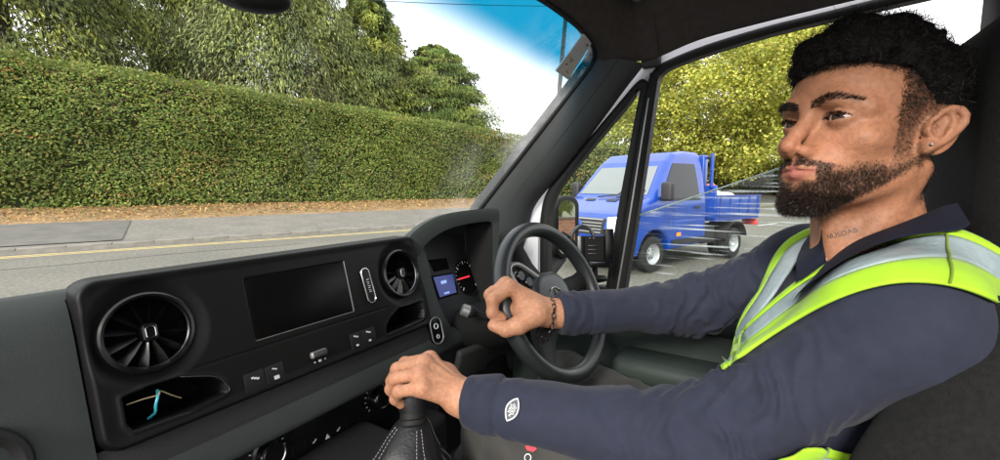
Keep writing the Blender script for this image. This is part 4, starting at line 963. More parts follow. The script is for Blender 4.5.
mat('silver_plastic', (0.30, 0.30, 0.29), rough=0.38, metal=0.6)
mat('icon_white', (0.55, 0.57, 0.58), rough=0.5)
mat('pillar_grey', (0.060, 0.064, 0.066), rough=0.75, spec=0.25, noise=(9, 0.12), bump=(500, 0.4, 0.0010))
mat('headliner', (0.075, 0.066, 0.064), rough=0.95, spec=0.1, noise=(60, 0.2), bump=(900, 0.8, 0.0012))
mat('visor_cloth', (0.16, 0.145, 0.13), rough=0.9, spec=0.1, noise=(30, 0.1), bump=(700, 0.5, 0.001))
mat('white_paint', (0.70, 0.70, 0.74), rough=0.25, coat=0.6, noise=(3, 0.05))
mat('rubber', (0.010, 0.010, 0.010), rough=0.6, spec=0.3, noise=(30, 0.3))
mat('leather', (0.008, 0.008, 0.009), rough=0.5, spec=0.35, bump=(240, 0.5, 0.0015), noise=(18, 0.3))
mat('stitch', (0.20, 0.20, 0.19), rough=0.8)
mat('wheel_leather', (0.020, 0.024, 0.024), rough=0.36, spec=0.5, bump=(600, 0.35, 0.0008), noise=(20, 0.15))
mat('seat_cloth', (0.011, 0.011, 0.011), rough=0.95, spec=0.15, noise=(160, 0.4), bump=(500, 0.8, 0.0018), sheen=0.04)
mat('door_trim', (0.020, 0.030, 0.026), rough=0.6, spec=0.35, bump=(400, 0.4, 0.001))
mat('lcd_blue', (0.02, 0.03, 0.10), rough=0.3, emit=((0.05, 0.09, 0.50), 0.11))
mat('lcd_text', (0.3, 0.4, 0.8), rough=0.3, emit=((0.30, 0.45, 1.0), 0.25))
mat('needle_red', (0.75, 0.04, 0.05), rough=0.4, emit=((0.8, 0.03, 0.06), 0.25))
mat('red_mark', (0.6, 0.05, 0.05), rough=0.5)
VAN0 = V(0.25, 0.1, 0.0)
van = thing('van', VAN0, 'black and grey cab of the parked van with steering wheel, dashboard and open window', 'van')
PT = math.radians(15); PO = V(0, 0.68, 1.56); PE = np.stack([V(1, 0, 0), V(0, math.sin(PT), math.cos(PT)), V(0, -math.cos(PT), math.sin(PT))])
def PLc(x, s, n=0.0): return PO + x * PE[0] + s * PE[1] + n * PE[2]
def pfr(x, s, n=0.0): return (PLc(x, s, n), PE)
def ppx(px, py):
    h = hit(px, py, PO, PE[2]) - PO; return (h @ PE[0], h @ PE[1])
# -- dashboard body, lofted across the cab
PA = [(0.96, 1.36), (0.91, 1.45), (0.87, 1.51), (0.82, 1.573), (0.775, 1.606), (0.735, 1.622), (0.715, 1.612), (0.700, 1.585), (0.684, 1.53), (0.664, 1.46), (0.650, 1.415), (0.634, 1.366), (0.640, 1.352), (0.672, 1.346), (0.672, 1.25), (0.70, 1.10), (0.76, 0.9)]
PB = [(0.96, 1.36), (0.95, 1.42), (0.94, 1.47), (0.93, 1.49), (0.89, 1.46), (0.86, 1.43), (0.83, 1.405), (0.79, 1.392), (0.74, 1.388), (0.68, 1.392), (0.645, 1.388), (0.632, 1.366), (0.640, 1.345), (0.672, 1.30), (0.69, 1.22), (0.72, 1.10), (0.78, 0.9)]
def dens(pr):
    q = bez([V(a, b, 0) for a, b in pr], 64); return [(w[0], w[1]) for w in q]
def ss0(x, a, b): t = max(0.0, min(1.0, (x - a) / (b - a))); return t * t * (3 - 2 * t)
PA_, PB_ = dens(PA), dens(PB)
PC_ = [(y + 0.13 * ss0(z, 1.400, 1.425) * ss0(1.612 - z, 0.0, 0.012) * (1 if y < 0.735 else 0), z) for y, z in PA_]
m_ = MB(); rings = []
for X, k in [(-0.75, 0), (-0.4, 0), (-0.1, 0), (0.152, 0), (0.160, -1), (0.45, -1), (0.735, -1), (0.743, 0), (0.78, 0)] + [(0.80, 0.25), (0.815, 0.8), (0.83, 1.0), (0.95, 1), (1.10, 1), (1.14, 0.8), (1.155, 0.25), (1.17, 0), (1.24, 0)]:
    rings.append([(X, c[0], c[1]) for c in PC_] if k < 0 else [(X, a[0] * (1 - k) + b[0] * k, a[1] * (1 - k) + b[1] * k) for a, b in zip(PA_, PB_)])
m_.loft(rings, closed=False); dash = m_.build('dashboard', 'soft_dash', van, angle=50)
# softer grey band under the centre panel
m_ = MB(); m_.grid(lambda u, v: PLc(u, -0.128 - v * 0.066, -0.014 + 0.006 * math.sin(math.pi * min(1, v * 1.0)) - 0.012 * max(0, v - 0.9) * 10), 40, 14, (0.12, 0.775))
m_.build('dash_band', 'band_grey', van, angle=60)
# -- centre panel as a moulded sheet
PX0, PX1, PS0, PS1 = 0.150, 0.745, -0.140, 0.083
def sdrr(x, s, cx, cs, w, h, r):
    qx = abs(x - cx) - (w / 2 - r); qs = abs(s - cs) - (h / 2 - r); return math.hypot(max(qx, 0), max(qs, 0)) + min(max(qx, qs), 0) - r
def seg_sd(x, y, P_):
    """signed distance to a polygon"""
    d = 1e9; ins = False; n = len(P_)
    for i in range(n):
        ax, ay = P_[i]; bx, by = P_[(i + 1) % n]; ex, ey = bx - ax, by - ay; wx, wy = x - ax, y - ay
        t = max(0, min(1, (wx * ex + wy * ey) / (ex * ex + ey * ey))); d = min(d, math.hypot(wx - ex * t, wy - ey * t))
        if (ay > y) != (by > y) and x < (bx - ax) * (y - ay) / (by - ay) + ax: ins = not ins
    return -d if ins else d
slotL = [ppx(*q) for q in [(122, 398), (150, 386), (180, 377), (213, 376.5), (224, 382), (227, 393), (190, 411), (134, 431), (127, 425)]]
slotR = [ppx(*q) for q in [(386, 327), (390, 318), (400, 307), (422, 301), (424, 309), (424, 318), (405, 327), (387, 334)]]
VENTS = [ppx(150, 332), ppx(402, 273)]
def ss(x, a, b): t = max(0.0, min(1.0, (x - a) / (b - a))); return t * t * (3 - 2 * t)
SCR = (0.349, 0.535, -0.053, 0.045)
def panel_n(x, s):
    e = sdrr(x, s, (PX0 + PX1) / 2, (PS0 + PS1) / 2, PX1 - PX0, PS1 - PS0, 0.030)
    n = -0.034 * ss(e, -0.010, 0.0015) ** 1.5 + 0.0022 * ss(e, -0.022, -0.010) * (1 - ss(e, -0.010, -0.004))
    for cx, cs in VENTS:
        d = math.hypot(x - cx, s - cs); n += -0.008 * (1 - ss(d, 0.050, 0.074)) - 0.03 * (1 - ss(d, 0.046, 0.050))
    for sl in (slotL, slotR):
        d = seg_sd(x, s, sl); n += -0.090 * (1 - ss(d, -0.0045, -0.0005)) + 0.0016 * ss(d, -0.001, 0.002) * (1 - ss(d, 0.002, 0.006))
    d = sdrr(x, s, (SCR[0] + SCR[1]) / 2, (SCR[2] + SCR[3]) / 2, SCR[1] - SCR[0], SCR[3] - SCR[2], 0.003); n += -0.003 * (1 - ss(d, -0.001, 0.001))
    if s < -0.064 and s > -0.066 and 0.26 < x < 0.62: n -= 0.0012
    return n
nu, nv = 300, 114
def panel_pt(u, v):
    cx, cs = (PX0 + PX1) / 2, (PS0 + PS1) / 2; hw, hh, r = (PX1 - PX0) / 2 + 0.0005, (PS1 - PS0) / 2 + 0.0005, 0.030
    dx, ds_ = abs(u - cx) - (hw - r), abs(v - cs) - (hh - r)
    if dx > 0 and ds_ > 0 and math.hypot(dx, ds_) > r:
        k = r / math.hypot(dx, ds_); u = cx + math.copysign(hw - r + dx * k, u - cx); v = cs + math.copysign(hh - r + ds_ * k, v - cs)
    return PLc(u, v, panel_n(u, v))
m_ = MB(); m_.grid(panel_pt, nu, nv, (PX0 - 0.001, PX1 + 0.001), (PS0 - 0.001, PS1 + 0.001), keep=lambda x, s: sdrr(x, s, (PX0 + PX1) / 2, (PS0 + PS1) / 2, PX1 - PX0, PS1 - PS0, 0.030) < 0.0040 and min(seg_sd(x, s, slotL), seg_sd(x, s, slotR)) > -0.0045)
cpan = m_.build('centre_panel', 'panel_black', van, angle=None)
# floors of the two trays so nothing shows through
for sl in (slotL, slotR):
    m_ = MB(); m_.prism([(x, s) for x, s in sl], (PLc(0, 0, -0.088), PE), 0, 0.003); m_.build('tray_floor', 'deep_black', cpan)
    m_ = MB(); m_.tube([PLc(x, s, 0.0006) for x, s in [tuple(w[:2]) for w in bez([V(a, b, 0) for a, b in sl[2:7]], 20)]], 0.0011, 6); m_.build('tray_trim', 'dark_chrome', cpan)
# display
m_ = MB(); m_.prism(rrect(SCR[1] - SCR[0] - 0.002, SCR[3] - SCR[2] - 0.002, 0.002, 3), (PLc((SCR[0] + SCR[1]) / 2, (SCR[2] + SCR[3]) / 2, -0.0028), PE), 0, 0.0022, 0.0006)
scr = m_.build('display_screen', 'screen_black', van)
m_ = MB(); m_.box(PLc(SCR[1] + 0.0005, -0.004, 0.0002), (0.0012, 0.098, 0.0016), PE); m_.box(PLc((SCR[0] + SCR[1]) / 2, SCR[2] - 0.0006, 0.0002), (SCR[1] - SCR[0], 0.0008, 0.0012), PE); m_.build('screen_edge', 'silver_plastic', scr)
mat('screen_glow', (0.0, 0.002, 0.0), rough=0.2)
# air vents
for (cx, cs) in VENTS:
    m_ = MB(); m_.lathe([(0.0, -0.036), (0.047, -0.036), (0.048, -0.005)], PLc(cx, cs), PE[2], 48); vt = m_.build('air_vent', 'deep_black', van)
    m_ = MB(); m_.lathe([(0.0455, -0.012), (0.0455, -0.001), (0.0470, 0.0022), (0.0500, 0.0030), (0.0525, 0.0010), (0.0535, -0.004), (0.053, -0.012)], PLc(cx, cs), PE[2], 64); m_.build('vent_ring', 'gloss_black', vt)
    m_ = MB(); m_.lathe([(0.0442, -0.004), (0.0455, -0.0022), (0.0462, -0.004)], PLc(cx, cs), PE[2], 64); m_.build('inner_ring', 'dark_chrome', vt)
    for k in range(12):
        a = 2 * math.pi * (k + 0.5) / 12; d = math.cos(a) * PE[0] + math.sin(a) * PE[1]; t = np.cross(PE[2], d)
        m_ = MB(); c = PLc(cx, cs); tw = 0.7
        w0 = unit(t * math.cos(tw) + PE[2] * math.sin(tw)); q = []
        for r, w, h in ((0.013, 0.0022, -0.008), (0.030, 0.0048, -0.007), (0.044, 0.0062, -0.009)):
            q.append([c + d * r + PE[2] * h - w0 * w, c + d * r + PE[2] * (h + 0.0008) + w0 * w, c + d * r + PE[2] * (h - 0.0012) + w0 * w, c + d * r + PE[2] * (h - 0.002) - w0 * w])
        m_.loft(q); m_.build('vent_blade', 'gloss_black', vt)
    m_ = MB(); m_.prism(rrect(0.017, 0.024, 0.006, 5), (PLc(cx, cs, -0.012), PE), 0, 0.014, 0.002); kb = m_.build('vent_knob', 'gloss_black', vt)
    m_ = MB(); m_.tube([PLc(cx + a * 0.62, cs + b * 0.62, 0.0026) for a, b in rrect(0.017, 0.024, 0.006, 5)], 0.0006, 5, closed=True); m_.build('knob_outline', 'chrome', vt)
# elongated chrome-rimmed badge beside the right vent
bx, bs = ppx(367.5, 285.5); ang = math.radians(4)
AB = np.stack([PE[0] * math.cos(ang) + PE[1] * math.sin(ang), -PE[0] * math.sin(ang) + PE[1] * math.cos(ang), PE[2]])
m_ = MB(); m_.prism(rrect(0.019, 0.070, 0.0092, 6), (PLc(bx, bs), AB), -0.001, 0.0035, 0.0012); bdg = m_.build('panel_badge', 'matt_black', van)
m_ = MB(); m_.tube([PLc(bx, bs, 0.003) + a * AB[0] + b * AB[1] for a, b in rrect(0.0195, 0.0705, 0.0094, 6)], 0.0013, 6, closed=True); m_.build('badge_rim', 'chrome', bdg)
m_ = MB()
for k in range(7):
    q0 = PLc(bx, bs, 0.0040) + AB[1] * (0.012 - 0.0042 * k) - AB[0] * 0.0022; m_.tube([q0, q0 + AB[0] * (0.0046 if k % 3 else 0.006) - AB[1] * 0.0012 * (k % 2)], 0.00055, 4)
m_.build('badge_mark', 'icon_white', bdg)
# button row
def key_tile(x0, x1, s0, s1):
    m_ = MB(); m_.prism(rrect(x1 - x0, s1 - s0, 0.002, 3), pfr((x0 + x1) / 2, (s0 + s1) / 2, -0.0012), 0, 0.0024, 0.0006); return m_.build('panel_button', 'matt_black', van)
def icon(x, s, kind, par, w=0.006):
    m_ = MB(); n = 0.0022
    if kind == 'blocks': 
        for i in range(3): m_.prism(rrect(w * 0.5, w * 0.35, w * 0.1, 2), pfr(x + (i - 1) * w * 0.45, s + (0.15 - 0.2 * i) * w, n - 0.0008), 0, 0.0009)
    elif kind == 'tri': m_.prism([(-w * 0.6, -w * 0.45), (w * 0.6, -w * 0.45), (0, w * 0.6)], pfr(x, s, n - 0.0008), 0, 0.0009)
    elif kind == 'tick': m_.prism([(-w * 0.6, -w * 0.1), (-w * 0.2, -w * 0.4), (w * 0.7, w * 0.4), (w * 0.4, w * 0.45), (-w * 0.2, -w * 0.05)], pfr(x, s, n - 0.0008), 0, 0.0009)
    else: m_.prism(rrect(w, w * 0.7, w * 0.12, 2), pfr(x, s, n - 0.0008), 0, 0.0009)
    m_.build('icon', 'icon_white', par)
xs = [ppx(243.5, 379)[0], ppx(264.5, 372)[0], ppx(283.5, 367)[0]]
S0, S1 = -0.1275, -0.0975
t1 = key_tile(xs[0], xs[1] - 0.0012, S0, S1); icon((xs[0] + xs[1]) / 2, -0.107, 'blocks', t1, 0.008)
t2 = key_tile(xs[1] + 0.0004, xs[2], S0, S1); icon((xs[1] + xs[2]) / 2, -0.104, 'blocks', t2, 0.005); icon((xs[1] + xs[2]) / 2 + 0.001, -0.118, 'bar', t2, 0.008)
xr = [ppx(351, 344)[0], ppx(362, 340)[0], ppx(376, 336)[0]]
t3 = key_tile(xr[0], xr[1] - 0.001, S0 + 0.002, S1 + 0.004); icon((xr[0] + xr[1]) / 2, -0.100, 'blocks', t3, 0.007); icon((xr[0] + xr[1]) / 2, -0.117, 'bar', t3, 0.005)
t4 = key_tile(xr[1] + 0.0006, xr[2], S0 + 0.002, S1 + 0.004); icon((xr[1] + xr[2]) / 2, -0.100, 'blocks', t4, 0.007); icon((xr[1] + xr[2]) / 2, -0.117, 'bar', t4, 0.005)
rx, rs = ppx(318, 353.5); m_ = MB(); m_.rbox(PLc(rx, rs, 0.002), (0.030, 0.011, 0.010), 0.003, PE); rol_ = m_.build('volume_roller', 'silver_plastic', van)
m_ = MB()
for k in range(12): m_.box(PLc(rx - 0.012 + k * 0.0022, rs, 0.0072), (0.0007, 0.0105, 0.0012), PE)
m_.build('roller_ridges', 'dark_chrome', rol_)
for k in range(3): icon(rx - 0.010 + 0.010 * k, rs - 0.0125, 'bar', rol_, 0.0028 if k != 1 else 0.005)
# -- climate controls under the band
CO = V(0, 0.668, 1.30); CE = np.stack([V(1, 0, 0), V(0, math.sin(math.radians(8)), math.cos(math.radians(8))), V(0, -math.cos(math.radians(8)), math.sin(math.radians(8)))])
m_ = MB(); m_.prism(rrect(0.52, 0.135, 0.012, 4), (CO + CE[0] * 0.44 + CE[1] * (-0.020), CE), -0.02, 0.004, 0.003); clim = m_.build('climate_panel', 'gloss_black', van)
def cpx(px, py): h = hit(px, py, CO, CE[2]) - CO; return h @ CE[0], h @ CE[1]
for (px, py) in ((375, 397), (266, 452)):
    x, s = cpx(px, py); c = CO + CE[0] * x + CE[1] * s
    m_ = MB(); m_.lathe([(0.0, 0.026), (0.016, 0.026), (0.0185, 0.023), (0.0195, 0.006), (0.024, 0.004), (0.024, 0.0)], c, CE[2], 40); kn = m_.build('climate_knob', 'gloss_black', van)
    m_ = MB(); m_.lathe([(0.0180, 0.0235), (0.0192, 0.0245), (0.0200, 0.0220)], c, CE[2], 40); m_.build('knob_ring', 'chrome', kn)
    for k in range(14):
        a = math.radians(-40 + 260 * k / 13); d = math.cos(a) * CE[0] + math.sin(a) * CE[1]
        m_ = MB(); m_.box(c + d * 0.0285 + CE[2] * 0.0046, (0.0035, 0.0014, 0.0008), np.stack([d, np.cross(CE[2], d), CE[2]])); m_.build('scale_mark', 'icon_white', kn)
for (px, py, kd) in ((313, 441, 'tick'), (326, 436, 'tri'), (337, 429, 'tick')):
    x, s = cpx(px, py); m_ = MB(); w = 0.008
    pl = [(-w * 0.6, -w * 0.45), (w * 0.6, -w * 0.45), (0, w * 0.6)] if kd == 'tri' else [(-w * 0.6, -w * 0.1), (-w * 0.2, -w * 0.35), (w * 0.6, w * 0.3), (w * 0.4, w * 0.4), (-w * 0.2, 0)]
    m_.prism(pl, (CO + CE[0] * x + CE[1] * s + CE[2] * 0.004, CE), 0, 0.0008); m_.build('icon', 'icon_white', clim)
for (px, py) in ((304, 446), (345, 424), (358, 418), (292, 452)):
    x, s = cpx(px, py); m_ = MB(); m_.box(CO + CE[0] * x + CE[1] * s + CE[2] * 0.0042, (0.0007, 0.020, 0.0006), CE); m_.build('button_gap', 'matt_black', clim)
# lower console face
m_ = MB(); m_.rbox((0.44, 0.66, 1.08), (0.60, 0.12, 0.30), 0.02); m_.build('lower_console', 'matt_black', van)
# left end vent seen at the frame edge
m_ = MB(); c = V(0.055, 0.655, 1.46); m_.lathe([(0.034, -0.004), (0.042, 0.004), (0.047, 0.004), (0.050, -0.004)], c, PE[2], 40); m_.build('side_vent_ring', 'matt_black', van)
# -- instrument binnacle
HY = 0.700
hood_out = [hit(px, py, (0, HY - 0.075 * min(1, max(0, (px - 412) / 88)), 0), (0, 1, 0)) for px, py in [(424, 292), (414, 262), (410, 240), (420, 227.5), (437, 217.5), (455, 212.5), (476, 209.5), (496, 208.5), (500.5, 214), (500, 230), (499, 262), (498, 300)]]
hood_in = [hit(px, py, (0, HY + 0.004 - 0.075 * min(1, max(0, (px - 412) / 88)), 0), (0, 1, 0)) for px, py in [(428, 300), (421, 268), (421.5, 252), (430, 241), (443, 232), (457, 226.5), (474, 223), (489, 221.5), (493.5, 225), (494, 236), (494, 264), (494, 302)]]
ho = bez(hood_out, 60); hi_ = bez(hood_in, 60)
def back(q, dy, dz, cx=0.97, sc=1.0): return V(cx + (q[0] - cx) * sc, q[1] + dy, q[2] + dz)
m_ = MB(); m_.loft([[back(q, 0.17, -0.13, sc=0.9) for q in ho], [back(q, 0.09, -0.045, sc=0.97) for q in ho], [back(q, 0.02, -0.002) for q in ho], [back(q, 0.003, 0.0) for q in ho], [back(a, -0.002, 0) * 0.75 + b * 0.25 for a, b in zip(ho, hi_)], [back(b, 0.002, 0) for b in hi_], [back(b, 0.02, -0.002) for b in hi_], [back(b, 0.10, -0.010, sc=0.985) for b in hi_]], closed=False)
hood = m_.build('instrument_hood', 'soft_dash', van, angle=45)
m_ = MB(); m_.loft([[back(b, 0.004, -0.001, sc=0.995) for b in hi_], [back(b, 0.095, -0.010, sc=0.98) for b in hi_]], closed=False); m_.build('hood_lining', 'matt_black', hood, angle=50)
KT = math.radians(22); KO = V(0, 0.705, 1.49); KE = np.stack([V(1, 0, 0), V(0, math.sin(KT), math.cos(KT)), V(0, -math.cos(KT), math.sin(KT))])
def kpx(px, py, n=0.0): h = hit(px, py, KO + KE[2] * n, KE[2]) - KO; return np.array([h @ KE[0], h @ KE[1]])
mat('cluster_face', (0.016, 0.017, 0.019), rough=0.55, spec=0.3)
m_ = MB(); m_.prism(rrect(0.36, 0.24, 0.02, 4), (KO + KE[0] * 0.935 + KE[1] * 0.02, KE), -0.012, 0.0, 0.002); clu = m_.build('instrument_cluster', 'cluster_face', van)
# speedometer: centre, ticks, needle
gx = kpx(466.5, 277); gr = np.linalg.norm(kpx(466.5, 263) - gx)
m_ = MB(); m_.lathe([(gr * 1.16, 0.0005), (gr * 1.2, 0.004), (gr * 1.24, 0.0005)], KO + KE[0] * gx[0] + KE[1] * gx[1], KE[2], 48); m_.build('gauge_rim', 'matt_black', clu)
m_ = MB(); m_.disc(KO + KE[0] * gx[0] + KE[1] * gx[1] + KE[2] * 0.0008, KE[2], gr * 1.15, 40); m_.build('gauge_face', 'deep_black', clu)
for k in range(19):
    a = math.radians(225 - 270 * k / 18); d = math.cos(a) * KE[0] + math.sin(a) * KE[1]; big = k % 3 == 0
    m_ = MB(); m_.box(KO + KE[0] * gx[0] + KE[1] * gx[1] + d * gr * (0.97 if big else 1.02) + KE[2] * 0.0014, (gr * (0.22 if big else 0.1), 0.0026 if big else 0.0014, 0.0006), np.stack([d, np.cross(KE[2], d), KE[2]]))
    m_.build('gauge_tick', 'red_mark' if k == 15 else 'icon_white', clu)
m_ = MB(); d = unit(-KE[0] + 0.0 * KE[1]); m_.box(KO + KE[0] * gx[0] + KE[1] * gx[1] + d * gr * 0.35 + KE[2] * 0.004, (gr * 1.1, 0.0045, 0.0016), np.stack([d, np.cross(KE[2], d), KE[2]])); m_.build('needle', 'needle_red', clu)
def kquad(name, pts, n, m): 
    q = [kpx(*p) for p in pts]; m_ = MB(); m_.prism([tuple(w) for w in q], (KO, KE), 0.0004, n); return m_.build(name, m, clu)
kquad('lcd_display', [(439.5, 297.5), (456, 292.5), (452.5, 274), (433, 277.5)], 0.0018, 'lcd_blue')
kquad('lcd_frame', [(438, 300), (458, 294), (454, 272.5), (431, 276)], 0.0010, 'deep_black')
kquad('lcd_readout', [(444, 294.5), (449, 293), (448.5, 291.5), (443.5, 293)], 0.0026, 'lcd_text')
kquad('lcd_readout', [(441, 284.5), (446, 283), (445.5, 280), (440, 281.5)], 0.0026, 'lcd_text')
kquad('small_display', [(434, 272), (449, 269), (446, 258), (428, 260)], 0.0014, 'deep_black')
# -- driver-side trim: start button, column cowl, stalk, knee panel
bc = hit(436, 330.5, (0, 0.640, 0), (0, 1, 0)); BE = np.stack([unit(V(0.93, -0.10, 0.0)), unit(V(0.12, 0.25, 0.95)), V(0, 0, 0)]); BE[2] = np.cross(BE[0], BE[1])
if BE[2][1] > 0: BE[2] = -BE[2]
BE[1] = np.cross(BE[2], BE[0])
m_ = MB(); m_.prism(rrect(0.034, 0.062, 0.0165, 6), (bc, BE), -0.01, 0.003, 0.0015); sb_ = m_.build('start_button', 'gloss_black', van)
m_ = MB(); m_.tube([bc + a * BE[0] + b * BE[1] + BE[2] * 0.0032 for a, b in rrect(0.033, 0.061, 0.016, 6)], 0.0011, 6, closed=True); m_.build('button_rim', 'silver_plastic', sb_)
m_ = MB(); m_.tube([bc + 0.006 * math.cos(t) * BE[0] + (0.010 + 0.006 * math.sin(t)) * BE[1] + BE[2] * 0.0034 for t in np.linspace(0, 6.28, 16, endpoint=False)], 0.0009, 5, closed=True); m_.tube([bc + 0.004 * math.cos(t) * BE[0] + (-0.014 + 0.004 * math.sin(t)) * BE[1] + BE[2] * 0.0034 for t in np.linspace(0, 6.28, 12, endpoint=False)], 0.0008, 5, closed=True); m_.build('button_symbol', 'icon_white', sb_)
WK = 0.9; WC = CAM + (V(0.949, 0.435, 1.471) - CAM) * WK; wy, wt = 0.152, 0.429
WN = V(-math.sin(wy) * math.cos(wt), -math.cos(wy) * math.cos(wt), math.sin(wt)); WU = unit(np.cross(V(0, 0, 1), WN)); WV = np.cross(WN, WU)      # WU to the (driver's) ... side, WV up the wheel
def wp(x, y, n=0.0): return WC + x * WU + y * WV + n * WN
if WU[0] < 0: WU = -WU
m_ = MB(); m_.loft([[wp(0.05 * math.cos(t) * k, 0.045 * math.sin(t) * k - o, -n) for t in np.linspace(0, 2 * math.pi, 20, endpoint=False)] for n, k, o in ((0.05, 0.9, 0), (0.09, 1.25, 0.005), (0.20, 1.35, 0.01), (0.30, 1.2, 0.0))])
m_.build('column_cowl', 'matt_black', van)
m_ = MB(); A_ = P(487, 318, 0.99); B_ = P(467, 311, 0.98); m_.tube(bez([A_, (A_ + B_) / 2 + V(0, 0, 0.004), B_], 10), [0.008] * 6 + [0.011, 0.0135, 0.0145, 0.014, 0.010], 12); stk = m_.build('control_stalk', 'matt_black', van)
m_ = MB(); m_.tube([B_ + unit(A_ - B_) * 0.004, B_ - unit(A_ - B_) * 0.012], [0.0150, 0.0135], 14); m_.build('stalk_tip', 'silver_plastic', stk)
m_ = MB(); m_.rbox(hit(472, 360, (0, 0.60, 0), (0, 1, 0)), (0.11, 0.02, 0.085), 0.01, np.stack([unit(V(1, -0.2, 0)), unit(V(0.2, 1, 0.3)), unit(np.cross(unit(V(1, -0.2, 0)), unit(V(0.2, 1, 0.3))))])); m_.build('knee_panel', 'band_grey', van)
m_ = MB(); m_.rbox((0.98, 0.74, 1.18), (0.60, 0.10, 0.34), 0.03); m_.build('footwell_trim', 'matt_black', van)
# -- steering wheel
m_ = MB(); m_.lathe([(WK * 0.1825 + 0.0168 * math.cos(t), 0.0182 * math.sin(t)) for t in np.linspace(0, 2 * math.pi, 20, endpoint=False)], WC, WN, 96, close=True); sw = m_.build('steering_wheel', 'wheel_leather', van, angle=None)
hubp = rrect(0.135, 0.126, 0.052, 8)
m_ = MB(); m_.prism([(x, y) for x, y in hubp], (WC - WN * 0.045, np.stack([WU, np.cross(WN, WU), WN])), 0, 0.052, 0.018, 4); m_.build('hub', 'wheel_leather', sw, angle=60)
rot0 = math.radians(-42)                                  # wheel turned a little
for k, a in enumerate((112, 8, 236)):
    an = math.radians(a); d = math.cos(an) * WU + math.sin(an) * WV; t = np.cross(WN, d); ww = (0.030, 0.032, 0.040)[k]
    m_ = MB(); q = []
    for r, w, h0, h1 in ((0.045, ww * 0.9, -0.040, -0.008), (0.09, ww * 0.78, -0.034, -0.012), (0.135, ww * 0.63, -0.020, -0.006), (0.158, ww * 0.8, -0.010, 0.006)):
        q.append([WC + d * r + t * (w * c) + WN * h for c, h in ((-1, h0), (-1, h1 - 0.006), (-0.7, h1), (0.7, h1), (1, h1 - 0.006), (1, h0))])
    m_.loft(q); m_.build('spoke', 'matt_black', sw, angle=50)
an = math.radians(140); d = math.cos(an) * WU + math.sin(an) * WV; t = np.cross(WN, d)
for k, r in enumerate((0.080, 0.106)):
    m_ = MB(); c = WC + d * r + WN * (-0.006); m_.lathe([(0.0, 0.005), (0.010, 0.005), (0.0125, 0.002), (0.013, -0.006)], c, WN, 24); bt = m_.build('wheel_button', 'gloss_black', sw)
m_ = MB(); q = [WC + d * 0.055 - t * 0.027, WC + d * 0.117 - t * 0.023, WC + d * 0.14, WC + d * 0.117 + t * 0.023, WC + d * 0.055 + t * 0.027]
m_.tube([w + WN * (-0.004) for w in bez(q, 24)], 0.005, 8); m_.build('button_surround', 'silver_plastic', sw)
m_ = MB(); lc = WC + WN * 0.0075; m_.tube([lc + 0.0245 * (math.cos(b) * WU + math.sin(b) * WV) for b in np.linspace(0, 2 * math.pi, 40, endpoint=False)], 0.0022, 8, closed=True)
for k in range(3):
    b = math.radians(90 + 120 * k); dd = math.cos(b) * WU + math.sin(b) * WV; tt = np.cross(WN, dd); m_.add([lc + dd * 0.0232, lc + tt * 0.0045 + WN * 0.0, lc - tt * 0.0045, lc + WN * 0.003], [(0, 1, 3), (0, 3, 2), (0, 2, 1)])
m_.build('star_emblem', 'chrome', sw, smooth=False)
# -- gear lever
G0 = P(412, 396, 0.665); G1 = P(413, 417, 0.655); gax = unit(G0 - G1)
m_ = MB(); m_.lathe([(0.0, 0.040), (0.016, 0.038), (0.024, 0.028), (0.026, 0.014), (0.020, -0.008), (0.0145, -0.024), (0.0145, -0.034)], G0 - gax * 0.012, gax, 32); gl_ = m_.build('gear_lever', 'leather', van)
m_ = MB(); m_.lathe([(0.0175, 0.004), (0.0195, 0.0), (0.0195, -0.008), (0.022, -0.010), (0.022, -0.016), (0.018, -0.02)], G1 + gax * 0.006, gax, 32); m_.build('lever_collar', 'matt_black', gl_)
GB = P(400, 492, 0.635); rings = []
nG = 48
for i in range(15):
    t = i / 14; c = G1 * (1 - t) + GB * t; r = 0.018 + 0.062 * t ** 0.85
    ring = []
    for k in range(nG):
        a = 2 * math.pi * k / nG; sq = 1 / max(abs(math.cos(a)), abs(math.sin(a))) ; rr = r * (1 + t * 0.45 * (sq - 1)) * (1 + 0.10 * math.sin(3 * a + 5 * t) * t + 0.035 * math.sin(7 * a + 9 * t) * (1 - abs(2 * t - 1)) - 0.05 * abs(math.sin(9 * t + 1.5 * math.sin(a))))
        ring.append(c + rr * (math.cos(a) * V(0.80, 0.6, 0) + math.sin(a) * V(-0.6, 0.80, 0)))
    rings.append(ring)
m_ = MB(); m_.loft(rings, cap=False); m_.build('gear_gaiter', 'leather', gl_, angle=None)
for k0 in (4, 16, 28, 40):
    for t_ in (-1, 1):
        m_ = MB()
        for i in range(1, 13):
            a = rings[i][(k0 + t_) % nG]; b = rings[i + 1][(k0 + t_) % nG]; c = G1 * (1 - i / 14) + GB * (i / 14); o = unit(a - c)
            for f in (0.1, 0.6): m_.tube([a + (b - a) * f + o * 0.0006, a + (b - a) * (f + 0.32) + o * 0.0006], 0.0006, 5)
        m_.build('seam_stitching', 'stitch', gl_)
m_ = MB(); m_.rbox(GB + V(0, 0.06, -0.06), (0.26, 0.34, 0.10), 0.02); m_.build('lever_plinth', 'matt_black', van)
